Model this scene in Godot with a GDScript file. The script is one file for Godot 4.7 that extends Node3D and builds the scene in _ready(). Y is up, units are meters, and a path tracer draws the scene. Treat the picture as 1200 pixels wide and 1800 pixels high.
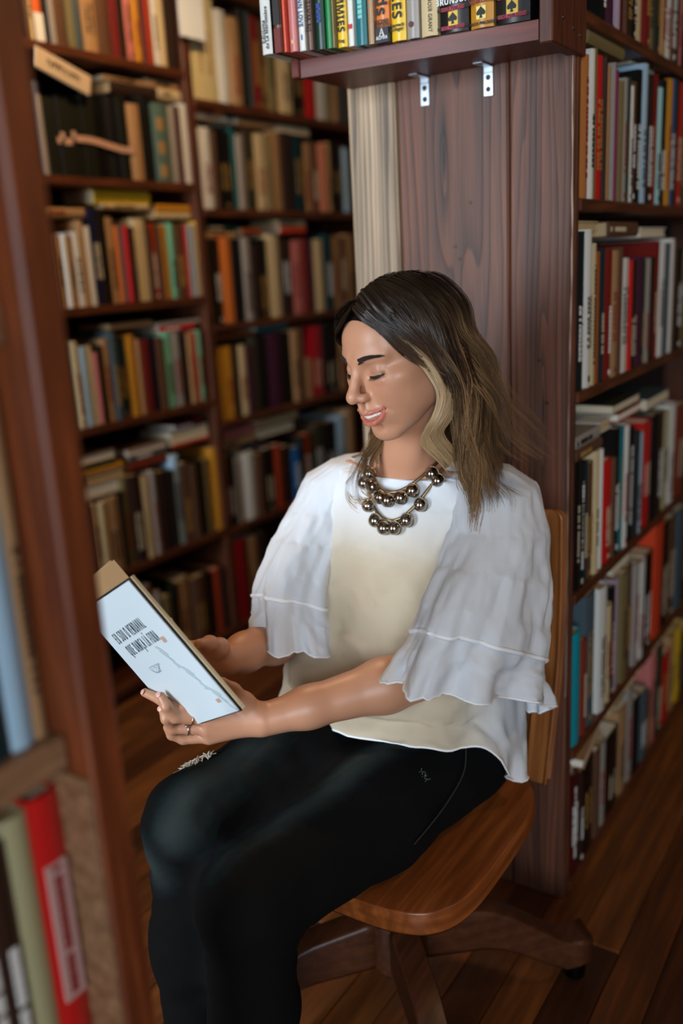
extends Node3D
# A reader in a bookshop alcove. x runs along the bookcases, z points out of their fronts, y is up.

var rng := RandomNumberGenerator.new()
var counts := {}
var mats := {}

# ---------------------------------------------------------------- naming and tagging
func numbered(called: String) -> String:
	var n: int = counts.get(called, 0)
	counts[called] = n + 1
	return called if n == 0 else "%s_%03d" % [called, n]

func tag(o: Node3D, label: String, category: String, group := "") -> Node3D:
	o.set_meta("label", label)
	o.set_meta("category", category)
	if group != "":
		o.set_meta("group", group)
	return o

func thing(called: String, label: String, category: String, at := Vector3.ZERO, group := "") -> Node3D:
	var o := Node3D.new()
	o.name = numbered(called)
	add_child(o, true)
	o.position = at
	return tag(o, label, category, group)

func put(called: String, m: Mesh, mat: Material, parent: Node3D, at := Vector3.ZERO) -> MeshInstance3D:
	var o := MeshInstance3D.new()
	o.name = called
	o.mesh = m
	o.material_override = mat
	o.position = at
	parent.add_child(o, true)
	return o

func structure(called: String, m: Mesh, mat: Material, at := Vector3.ZERO) -> MeshInstance3D:
	var o := put(called, m, mat, self, at)
	o.set_meta("kind", "structure")
	return o

# ---------------------------------------------------------------- materials
func plain(key: String, c: Color, rough := 0.7, spec := 0.5) -> StandardMaterial3D:
	if mats.has(key):
		return mats[key]
	var m := StandardMaterial3D.new()
	m.albedo_color = c
	m.roughness = rough
	m.metallic_specular = spec
	mats[key] = m
	return m

func metal(key: String, c: Color, rough := 0.25) -> StandardMaterial3D:
	var m := plain(key, c, rough)
	m.metallic = 1.0
	return m

func grain_image(w: int, h: int, sd: int, rings: float, warp: float, knots: Array) -> Image:
	# plain-sawn boards: growth rings are level lines of a warped, stretched field with knots that push them aside
	var n := FastNoiseLite.new()
	n.seed = sd
	n.frequency = 0.9
	n.fractal_octaves = 3
	var f := FastNoiseLite.new()
	f.seed = sd + 7
	f.frequency = 1.0
	f.fractal_octaves = 2
	var im := Image.create(w, h, false, Image.FORMAT_RGB8)
	for j in h:
		var v := float(j) / h * 4.0
		for i in w:
			var u := float(i) / w
			var q := u * rings + warp * n.get_noise_2d(u * 1.6, v * 0.35)
			var dark := 0.0
			for k in knots:
				var du: float = (u - k.x) * 1.3
				var dv: float = (v - k.y) * 0.45
				var r := sqrt(du * du + dv * dv)
				q += 1.6 * exp(-r * r / (k.z * k.z * 9.0))
				dark += exp(-r * r / (k.z * k.z * 0.35))
			var s := q - floorf(q)
			var ring := pow(s, 2.2) * (1.0 - smoothstep(0.93, 1.0, s))
			var fine := f.get_noise_2d(u * 150.0, v * 3.0)
			var broad := n.get_noise_2d(u * 2.2 + 9.0, v * 0.5)
			var g := clampf(0.80 - 0.34 * ring + 0.16 * fine + 0.32 * broad - 0.5 * dark, 0.05, 1.0)
			im.set_pixel(i, j, Color(g, g, g))
	return im

func grain_tex(sd: int, rings: float, warp: float, knots: Array, w := 256, h := 768) -> ImageTexture:
	var im := grain_image(w, h, sd, rings, warp, knots)
	im.generate_mipmaps()
	return ImageTexture.create_from_image(im)

func streak_tex(key: String, sd: int, a: Color, b: Color) -> NoiseTexture2D:
	if mats.has(key):
		return mats[key]
	var n := FastNoiseLite.new()
	n.seed = sd
	n.noise_type = FastNoiseLite.TYPE_SIMPLEX_SMOOTH
	n.frequency = 0.012
	n.fractal_octaves = 4
	n.fractal_gain = 0.6
	var g := Gradient.new()
	g.set_color(0, a)
	g.set_color(1, b)
	g.add_point(0.45, a.lerp(b, 0.35))
	var t := NoiseTexture2D.new()
	t.noise = n
	t.width = 512
	t.height = 512
	t.seamless = true
	t.color_ramp = g
	mats[key] = t
	return t

func wood(key: String, a: Color, b: Color, axis: int, rough := 0.5, sd := 3, dens := 9.0) -> StandardMaterial3D:
	# stained timber with grain along one axis of the piece (0 x, 1 y, 2 z)
	if mats.has(key):
		return mats[key]
	var m := StandardMaterial3D.new()
	m.albedo_texture = streak_tex("streak%d%s%s" % [sd, a.to_html(), b.to_html()], sd, a, b)
	m.uv1_triplanar = true
	var s := Vector3(dens, dens, dens)
	s[axis] = dens * 0.07
	m.uv1_scale = s
	m.uv1_offset = Vector3(0.13, 0.41, 0.77)
	m.roughness = rough
	mats[key] = m
	return m

# ---------------------------------------------------------------- simple solids
func quad(st: SurfaceTool, a: Vector3, b: Vector3, c: Vector3, d: Vector3) -> void:
	# a b c d run clockwise seen from the front
	for p in [a, b, c, a, c, d]:
		st.add_vertex(p)

func begin() -> SurfaceTool:
	var st := SurfaceTool.new()
	st.begin(Mesh.PRIMITIVE_TRIANGLES)
	st.set_smooth_group(-1)
	return st

func done(st: SurfaceTool) -> ArrayMesh:
	st.generate_normals()
	return st.commit()

func box_into(st: SurfaceTool, lo: Vector3, hi: Vector3, ch := 0.0, xf := Transform3D.IDENTITY) -> void:
	# a box with chamfered edges
	var c := (lo + hi) * 0.5
	var h := (hi - lo) * 0.5
	ch = minf(ch, minf(h.x, minf(h.y, h.z)) * 0.9)
	var faces := []
	for ax in 3:
		var u := (ax + 1) % 3
		var v := (ax + 2) % 3
		for s in [-1.0, 1.0]:
			var q := []
			for k in 4:
				var su: float = [-1.0, 1.0, 1.0, -1.0][k]
				var sv: float = [-1.0, -1.0, 1.0, 1.0][k]
				var p := Vector3.ZERO
				p[ax] = s * h[ax]
				p[u] = su * (h[u] - ch)
				p[v] = sv * (h[v] - ch)
				q.append(p)
			if s > 0:
				q.reverse()
			faces.append(q)
	if ch > 0.0:
		for ax in 3:
			var u := (ax + 1) % 3
			var v := (ax + 2) % 3
			for su in [-1.0, 1.0]:
				for sv in [-1.0, 1.0]:
					var q := []
					for k in 4:
						var p := Vector3.ZERO
						p[ax] = (h[ax] - ch) * (1.0 if k == 1 or k == 2 else -1.0)
						p[u] = su * (h[u] if k < 2 else h[u] - ch)
						p[v] = sv * (h[v] - ch if k < 2 else h[v])
						q.append(p)
					if su * sv < 0:
						q.reverse()
					faces.append(q)
		for sx in [-1.0, 1.0]:
			for sy in [-1.0, 1.0]:
				for sz in [-1.0, 1.0]:
					var a := Vector3(sx * h.x, sy * (h.y - ch), sz * (h.z - ch))
					var b := Vector3(sx * (h.x - ch), sy * h.y, sz * (h.z - ch))
					var d := Vector3(sx * (h.x - ch), sy * (h.y - ch), sz * h.z)
					var tri := [a, d, b] if sx * sy * sz > 0 else [a, b, d]
					for p in tri:
						st.add_vertex(xf * (p + c))
	for q in faces:
		var w := []
		for p in q:
			w.append(xf * (p + c))
		quad(st, w[0], w[1], w[2], w[3])

func box(lo: Vector3, hi: Vector3, ch := 0.002) -> ArrayMesh:
	var st := begin()
	box_into(st, lo, hi, ch)
	return done(st)

func arrays(v: PackedVector3Array, n: PackedVector3Array, ix: PackedInt32Array, col := PackedColorArray(), uv := PackedVector2Array()) -> ArrayMesh:
	var a := []
	a.resize(Mesh.ARRAY_MAX)
	for t in range(0, ix.size(), 3):   # turn every triangle the way its normals point
		var p := v[ix[t]]
		if (v[ix[t + 2]] - p).cross(v[ix[t + 1]] - p).dot(n[ix[t]] + n[ix[t + 1]] + n[ix[t + 2]]) < 0.0:
			var w := ix[t + 1]
			ix[t + 1] = ix[t + 2]
			ix[t + 2] = w
	a[Mesh.ARRAY_VERTEX] = v
	a[Mesh.ARRAY_NORMAL] = n
	a[Mesh.ARRAY_INDEX] = ix
	if col.size():
		a[Mesh.ARRAY_COLOR] = col
	if uv.size():
		a[Mesh.ARRAY_TEX_UV] = uv
	var m := ArrayMesh.new()
	m.add_surface_from_arrays(Mesh.PRIMITIVE_TRIANGLES, a)
	return m

func grid_mesh(rows: Array, closed: bool, cols: Array = [], uvs := false) -> ArrayMesh:
	# a smooth sheet through rows of points; closed joins each row's end to its start
	var nr := rows.size()
	var nc: int = rows[0].size()
	var v := PackedVector3Array()
	var n := PackedVector3Array()
	var ix := PackedInt32Array()
	var cc := PackedColorArray()
	var uv := PackedVector2Array()
	for j in nr:
		for i in nc:
			v.append(rows[j][i])
			var iu: int = (i + 1) % nc if closed else mini(i + 1, nc - 1)
			var id: int = (i + nc - 1) % nc if closed else maxi(i - 1, 0)
			var du: Vector3 = rows[j][iu] - rows[j][id]
			var dv: Vector3 = rows[mini(j + 1, nr - 1)][i] - rows[maxi(j - 1, 0)][i]
			var q := du.cross(dv)
			n.append(q.normalized() if q.length() > 1e-12 else Vector3.UP)
			if cols.size():
				cc.append(cols[j][i])
			if uvs:
				uv.append(Vector2(float(i) / (nc - 1), float(j) / (nr - 1)))
	for j in nr - 1:
		for i in (nc if closed else nc - 1):
			var a := j * nc + i
			var b := j * nc + (i + 1) % nc
			ix.append_array([a, b, b + nc, a, b + nc, a + nc])
	return arrays(v, n, ix, cc, uv)

func tube_into(v: PackedVector3Array, n: PackedVector3Array, ix: PackedInt32Array, path: PackedVector3Array, radii: PackedFloat32Array, sides := 8) -> void:
	var base := v.size()
	var np := path.size()
	var ref := Vector3.UP
	for j in np:
		var t := (path[mini(j + 1, np - 1)] - path[maxi(j - 1, 0)]).normalized()
		if absf(t.dot(ref)) > 0.97:
			ref = Vector3.RIGHT if absf(t.x) < 0.8 else Vector3.BACK
		var a := t.cross(ref).normalized()
		var b := t.cross(a)
		ref = -b
		for i in sides:
			var an := TAU * i / sides
			var d := a * cos(an) + b * sin(an)
			v.append(path[j] + d * radii[j])
			n.append(d)
	for j in np - 1:
		for i in sides:
			var p := base + j * sides + i
			var q := base + j * sides + (i + 1) % sides
			ix.append_array([p, q, q + sides, p, q + sides, p + sides])
	for e in [0, np - 1]:
		var c := v.size()
		v.append(path[e])
		n.append((path[1] - path[0]).normalized() * -1.0 if e == 0 else (path[np - 1] - path[np - 2]).normalized())
		for i in sides:
			var p: int = base + e * sides + i
			var q: int = base + e * sides + (i + 1) % sides
			ix.append_array([c, q, p] if e == 0 else [c, p, q])

func tube(path: PackedVector3Array, radii: PackedFloat32Array, sides := 8) -> ArrayMesh:
	var v := PackedVector3Array()
	var n := PackedVector3Array()
	var ix := PackedInt32Array()
	tube_into(v, n, ix, path, radii, sides)
	return arrays(v, n, ix)

func even(n: int, r: float) -> PackedFloat32Array:
	var a := PackedFloat32Array()
	a.resize(n)
	a.fill(r)
	return a

func spline(pts: PackedVector3Array, per := 6) -> PackedVector3Array:
	var out := PackedVector3Array()
	for i in pts.size() - 1:
		for k in per:
			out.append(pts[i].cubic_interpolate(pts[i + 1], pts[maxi(i - 1, 0)], pts[mini(i + 2, pts.size() - 1)], float(k) / per))
	out.append(pts[pts.size() - 1])
	return out

func lathe(prof: PackedVector2Array, sides := 24) -> ArrayMesh:
	var rows := []
	for p in prof:
		var r := PackedVector3Array()
		for i in sides:
			var an := TAU * i / sides
			r.append(Vector3(cos(an) * p.x, p.y, sin(an) * p.x))
		rows.append(r)
	return grid_mesh(rows, true)

# ---------------------------------------------------------------- implicit bodies, meshed as surface nets
class Sdf:
	var ty := PackedInt32Array()
	var sub := PackedInt32Array()
	var a := PackedVector3Array()
	var b := PackedVector3Array()
	var ra := PackedFloat32Array()
	var rb := PackedFloat32Array()
	var kk := PackedFloat32Array()
	var inv: Array[Basis] = []
	var warp: FastNoiseLite
	var warp_amp := 0.0
	var warp_stretch := Vector3.ONE

	func cap(p: Vector3, q: Vector3, r: float, s: float, k := 0.01, minus := 0) -> void:
		ty.append(0); sub.append(minus); a.append(p); b.append(q); ra.append(r); rb.append(s); kk.append(k); inv.append(Basis())

	func chain(pts: Array, radii: Array, k := 0.01, minus := 0) -> void:
		for i in pts.size() - 1:
			cap(pts[i], pts[i + 1], radii[i], radii[i + 1], k, minus)

	func ell(c: Vector3, r: Vector3, k := 0.01, minus := 0, turn := Basis()) -> void:
		ty.append(1); sub.append(minus); a.append(c); b.append(r); ra.append(0); rb.append(0); kk.append(k); inv.append(turn.inverse())

	func one(i: int, p: Vector3) -> float:
		if ty[i] == 0:
			var pa := p - a[i]
			var ba := b[i] - a[i]
			var h := clampf(pa.dot(ba) / ba.length_squared(), 0.0, 1.0) if ba != Vector3.ZERO else 0.0
			return (pa - ba * h).length() - lerpf(ra[i], rb[i], h)
		var q := inv[i] * (p - a[i])
		var r := b[i]
		var k0 := (q / r).length()
		var k1 := (q / (r * r)).length()
		return k0 * (k0 - 1.0) / k1 if k1 > 1e-9 else -minf(r.x, minf(r.y, r.z))

	func value(p: Vector3, list: PackedInt32Array) -> float:
		var d := 1e3
		for i in list:
			var e := one(i, p)
			var k := kk[i]
			if sub[i]:
				e = -e
				var h := maxf(k - absf(d - e), 0.0) / k
				d = maxf(d, e) + h * h * k * 0.25
			else:
				var h := maxf(k - absf(d - e), 0.0) / k
				d = minf(d, e) - h * h * k * 0.25
		if warp_amp > 0.0:
			var w := p * warp_stretch
			d += warp_amp * warp.get_noise_3d(w.x, w.y, w.z)
		return d

	func mesh(lo: Vector3, hi: Vector3, cell: float) -> Array:
		# returns [vertices, normals, indices]
		const B := 8
		var all := PackedInt32Array(range(ty.size()))
		var nb := Vector3i(((hi - lo) / (cell * B)).ceil())
		var V := PackedVector3Array()
		var N := PackedVector3Array()
		var ids := {}
		var edges := PackedInt64Array()
		var half := cell * B * 0.5 * 1.7321
		var vals := PackedFloat32Array()
		vals.resize((B + 1) * (B + 1) * (B + 1))
		var SX := 1
		var SY := B + 1
		var SZ := (B + 1) * (B + 1)
		var off := PackedInt32Array([0, SX, SY, SX + SY, SZ, SX + SZ, SY + SZ, SX + SY + SZ])
		for bz in nb.z:
			for by in nb.y:
				for bx in nb.x:
					var o := lo + Vector3(bx, by, bz) * (cell * B)
					var ctr := o + Vector3.ONE * (cell * B * 0.5)
					var dc := value(ctr, all)
					if absf(dc) > half * 1.45 + cell + warp_amp:
						continue
					var list := PackedInt32Array()
					for i in all:
						var e := one(i, ctr)
						if sub[i]:
							if e < half * 1.6 + kk[i] + maxf(dc, 0.0):
								list.append(i)
						elif e - half * 1.6 < maxf(dc, 0.0) + half + kk[i]:
							list.append(i)
					var at := 0
					for z in B + 1:
						for y in B + 1:
							for x in B + 1:
								vals[at] = value(o + Vector3(x, y, z) * cell, list)
								at += 1
					for z in B:
						for y in B:
							for x in B:
								var c0 := x + y * SY + z * SZ
								var mask := 0
								for k in 8:
									if vals[c0 + off[k]] < 0.0:
										mask |= 1 << k
								if mask == 0 or mask == 255:
									continue
								var p := Vector3.ZERO
								var cnt := 0
								for e in 12:
									var ax := e >> 2
									var k0 := 0
									if ax == 0: k0 = (e & 3) << 1
									elif ax == 1: k0 = (e & 1) | ((e & 2) << 1)
									else: k0 = e & 3
									var k1 := k0 | (1 << ax)
									if ((mask >> k0) & 1) == ((mask >> k1) & 1):
										continue
									var va := vals[c0 + off[k0]]
									var vb := vals[c0 + off[k1]]
									var q := Vector3(k0 & 1, (k0 >> 1) & 1, (k0 >> 2) & 1)
									q[ax] += va / (va - vb)
									p += q
									cnt += 1
								p /= cnt
								var g := Vector3.ZERO
								for k in 4:
									var t := k
									g.x += (vals[c0 + off[k * 2 + 1]] - vals[c0 + off[k * 2]])
									var y0 := (t & 1) | ((t & 2) << 1)
									g.y += (vals[c0 + off[y0 | 2]] - vals[c0 + off[y0]])
									g.z += (vals[c0 + off[t | 4]] - vals[c0 + off[t]])
								var X := bx * B + x
								var Y := by * B + y
								var Z := bz * B + z
								var key := X + Y * 2048 + Z * 4194304
								ids[key] = V.size()
								V.append(o + (Vector3(x, y, z) + p) * cell)
								N.append(g.normalized())
								var inside := mask & 1
								for ax in 3:
									if ((mask >> (1 << ax)) & 1) != inside:
										edges.append((key * 4 + ax) * 2 + inside)
		var I := PackedInt32Array()
		var step := [1, 2048, 4194304]
		for e in edges:
			var inside := e & 1
			var ax := (e >> 1) & 3
			var key := e >> 3
			var du: int = step[(ax + 1) % 3]
			var dv: int = step[(ax + 2) % 3]
			var q := [key, key - du, key - du - dv, key - dv]
			if not (ids.has(q[1]) and ids.has(q[2]) and ids.has(q[3])):
				continue
			var w := [ids[q[0]], ids[q[1]], ids[q[2]], ids[q[3]]]
			if inside:
				I.append_array([w[0], w[2], w[1], w[0], w[3], w[2]])
			else:
				I.append_array([w[0], w[1], w[2], w[0], w[2], w[3]])
		return [V, N, I]

func smooth_normals(m: Array) -> void:
	# area-weighted vertex normals in place of the coarse grid gradient
	var V: PackedVector3Array = m[0]
	var I: PackedInt32Array = m[2]
	var N := PackedVector3Array()
	N.resize(V.size())
	for t in range(0, I.size(), 3):
		var q := (V[I[t + 2]] - V[I[t]]).cross(V[I[t + 1]] - V[I[t]])
		for k in 3:
			N[I[t + k]] += q
	for i in N.size():
		N[i] = N[i].normalized() if N[i].length() > 1e-14 else m[1][i]
	m[1] = N

func join(list: Array) -> Array:
	var V := PackedVector3Array()
	var N := PackedVector3Array()
	var I := PackedInt32Array()
	for m in list:
		var base := V.size()
		V.append_array(m[0])
		N.append_array(m[1])
		for i in m[2]:
			I.append(i + base)
	return [V, N, I]

# ---------------------------------------------------------------- camera, light, order of building
const CAM_R := Vector3(0.541805, -0.053146, 0.838822)
const CAM_U := Vector3(0.249261, 0.963263, -0.099970)
const CAM_F := Vector3(0.802693, -0.263250, -0.535148)

func _ready() -> void:
	rng.seed = 20240
	var cam := Camera3D.new()
	cam.name = "camera"
	var att := CameraAttributesPhysical.new()
	att.frustum_focal_length = 21.307
	att.frustum_focus_distance = 1.42
	att.exposure_aperture = 0.98
	att.exposure_multiplier = 1.0
	cam.attributes = att
	cam.fov = 58.762
	cam.near = .05
	cam.far = 60.0
	cam.transform = Transform3D(Basis(CAM_R, CAM_U, -CAM_F), Vector3(0, 1.4, 0))
	add_child(cam)
	cam.current = true
	var we := WorldEnvironment.new()
	we.name = "environment"
	var env := Environment.new()
	env.background_mode = Environment.BG_SKY
	env.sky = Sky.new()
	var sky := ProceduralSkyMaterial.new()
	sky.sky_top_color = Color(.45, .60, .82)
	sky.sky_horizon_color = Color(.78, .84, .90)
	sky.ground_bottom_color = Color(.22, .21, .20)
	sky.ground_horizon_color = Color(.50, .50, .50)
	env.sky.sky_material = sky
	env.background_energy_multiplier = .4
	env.tonemap_mode = Environment.TONE_MAPPER_LINEAR
	env.tonemap_exposure = 1.0
	env.sdfgi_enabled = true
	env.ssao_enabled = true
	env.ssil_enabled = true
	we.environment = env
	add_child(we)
	# daylight through the two street windows
	window_light("window_light_1", Vector3(-2.57, 1.72, -1.65), Vector2(.95, 1.85), 18.5)
	window_light("window_light_2", Vector3(-2.57, 1.72, 1.55), Vector2(1.95, 1.85), 14.0)
	build_room()
	build_cases()
	pendant("fill_lamp", Vector3(1.9, 2.62, -1.5), 1.25, "added brass fill lamp over the rear aisle")
	pendant("fill_lamp", Vector3(1.6, 2.55, .9), .5, "added brass fill lamp over the front aisle")
	shelve_books()
	near_books()
	flat_things()
	top_shelf()
	build_chair()
	open_book()
	build_person()

func window_light(called: String, at: Vector3, size: Vector2, energy: float) -> void:
	var l := AreaLight3D.new()
	l.name = called
	l.area_size = size
	l.light_energy = energy
	l.light_color = Color(.90, .95, 1.0)
	l.area_range = 14.0
	l.area_attenuation = 2.0
	l.shadow_enabled = true
	l.basis = Basis(Vector3.UP, -PI / 2)      # shines along +x
	l.position = at
	add_child(l)

func pendant(called: String, at: Vector3, energy: float, label: String) -> void:  # unseen hanging lamp, added as warm fill for an aisle
	var o := thing(called, label, "lamp", at)
	put("shade", lathe(PackedVector2Array([Vector2(.018, .12), Vector2(.03, .11), Vector2(.11, .02), Vector2(.14, -.03), Vector2(.137, -.03), Vector2(.107, .016), Vector2(.028, .10)]), 28), metal("shade_brass", Color(.45, .33, .18), .35), o)
	put("cord", tube(PackedVector3Array([Vector3(0, .115, 0), Vector3(0, .54, 0)]), even(2, .004), 8), plain("cord", Color(.05, .05, .05), .6), o)
	var glow := plain("bulb_glow", Color(1, .9, .75), .4)
	glow.emission_enabled = true
	glow.emission = Color(1, .78, .5)
	glow.emission_energy_multiplier = 3.0
	var b := SphereMesh.new()
	b.radius = .045
	b.height = .09
	put("bulb", b, glow, o)
	var l := OmniLight3D.new()
	l.name = called + "_light"
	l.light_color = Color(1, .84, .64)
	l.light_energy = energy
	l.light_size = .045
	l.omni_range = 9.0
	l.omni_attenuation = 2.0
	l.shadow_enabled = true
	l.position = at
	add_child(l, true)

# ---------------------------------------------------------------- the room
func slab(lo: Vector3, hi: Vector3) -> ArrayMesh:
	return box(lo, hi, 0.0)

func build_room() -> void:
	var paint := plain("paint", Color(.42, .32, .22), .9)
	var above := plain("ceiling_paint", Color(.46, .38, .29), .9)
	var X0 := -2.6
	var X1 := 5.2
	var Z0 := -2.62
	var Z1 := 3.4
	var H := 3.1
	var fl := Node3D.new()
	fl.name = "floor"
	add_child(fl)
	fl.set_meta("kind", "structure")
	put("subfloor", slab(Vector3(X0 - .15, -.15, Z0 - .15), Vector3(X1 + .15, -.022, Z1 + .15)), plain("subfloor", Color(.08, .06, .05), .9), fl)
	var tones: Array[StandardMaterial3D] = []
	for k in 4:
		var a: Color = [Color(.28, .14, .055), Color(.36, .19, .078), Color(.22, .11, .045), Color(.43, .24, .10)][k]
		tones.append(wood("floor%d" % k, a * .72, a * 1.25, 0, .38, 40 + k, 5.0))
	var w := .0875
	var z := Z0
	var row := 0
	while z < Z1:
		var x := X0 - rng.randf_range(0, .8)
		while x < X1:
			var L := rng.randf_range(1.1, 2.2)
			var a := maxf(x, X0)
			var b := minf(x + L, X1)
			if b - a > .05:
				var pl := put("plank", box(Vector3(a + .0008, -.022, z + .0009), Vector3(b - .0008, rng.randf_range(-.0008, .0004), minf(z + w, Z1) - .0009), .0018), tones[rng.randi() % 4], fl)
				pl.set_meta("kind", "structure")
			x += L
		z += w
		row += 1
	structure("wall_back", slab(Vector3(X0 - .15, 0, Z0 - .15), Vector3(X1 + .15, H, Z0)), paint)
	structure("wall_right", slab(Vector3(X1, 0, Z0), Vector3(X1 + .15, H, Z1)), paint)
	structure("wall_front", slab(Vector3(X0 - .15, 0, Z1), Vector3(X1 + .15, H, Z1 + .15)), paint)
	structure("ceiling", slab(Vector3(X0 - .15, H, Z0 - .15), Vector3(X1 + .15, H + .15, Z1 + .15)), above)
	# the street wall with two tall windows
	var st := begin()
	var cuts := [[-2.15, -1.15], [.55, 2.55]]
	var sill := .75
	var head := 2.65
	var at := Z0
	for c in cuts:
		box_into(st, Vector3(X0 - .15, 0, at), Vector3(X0, H, c[0]))
		box_into(st, Vector3(X0 - .15, 0, c[0]), Vector3(X0, sill, c[1]))
		box_into(st, Vector3(X0 - .15, head, c[0]), Vector3(X0, H, c[1]))
		at = c[1]
	box_into(st, Vector3(X0 - .15, 0, at), Vector3(X0, H, Z1))
	structure("wall_left", done(st), paint)
	var frame := plain("window_paint", Color(.75, .73, .68), .5)
	var glass := StandardMaterial3D.new()
	glass.transparency = BaseMaterial3D.TRANSPARENCY_ALPHA
	glass.albedo_color = Color(.9, .95, 1, .06)
	glass.roughness = .05
	for k in 2:
		var a: float = cuts[k][0]
		var b: float = cuts[k][1]
		var fr := begin()
		box_into(fr, Vector3(X0 - .10, sill, a), Vector3(X0 - .04, sill + .06, b), .004)
		box_into(fr, Vector3(X0 - .10, head - .06, a), Vector3(X0 - .04, head, b), .004)
		for zz in [a, b - .06, (a + b) * .5 - .03]:
			box_into(fr, Vector3(X0 - .10, sill + .06, zz), Vector3(X0 - .04, head - .06, zz + .06), .004)
		var wn := structure("window_%d" % (k + 1), done(fr), frame)
		put("pane", slab(Vector3(X0 - .072, sill + .05, a + .05), Vector3(X0 - .066, head - .05, (a + b) * .5 - .02)), glass, wn)
		put("pane", slab(Vector3(X0 - .072, sill + .05, (a + b) * .5 + .02), Vector3(X0 - .066, head - .05, b - .05)), glass, wn)

# ---------------------------------------------------------------- bookcases
func plank_uv(m: ArrayMesh) -> ArrayMesh:
	# lay a board's grain picture along y over its wide face
	var a := m.surface_get_arrays(0)
	var bb := m.get_aabb()
	var uv := PackedVector2Array()
	for p in a[Mesh.ARRAY_VERTEX]:
		uv.append(Vector2((p.z - bb.position.z) / bb.size.z + (p.x - bb.position.x) * 2.0, 1.0 - (p.y - bb.position.y) / bb.size.y))
	a[Mesh.ARRAY_TEX_UV] = uv
	var out := ArrayMesh.new()
	out.add_surface_from_arrays(Mesh.PRIMITIVE_TRIANGLES, a)
	return out

func board_mat(key: String, tint: Color, tex: Texture2D, rough := .55) -> StandardMaterial3D:
	var m := plain(key, tint, rough)
	m.albedo_texture = tex
	m.heightmap_enabled = true
	m.heightmap_texture = tex
	m.heightmap_scale = .12
	m.heightmap_deep_parallax = false
	return m

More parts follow.
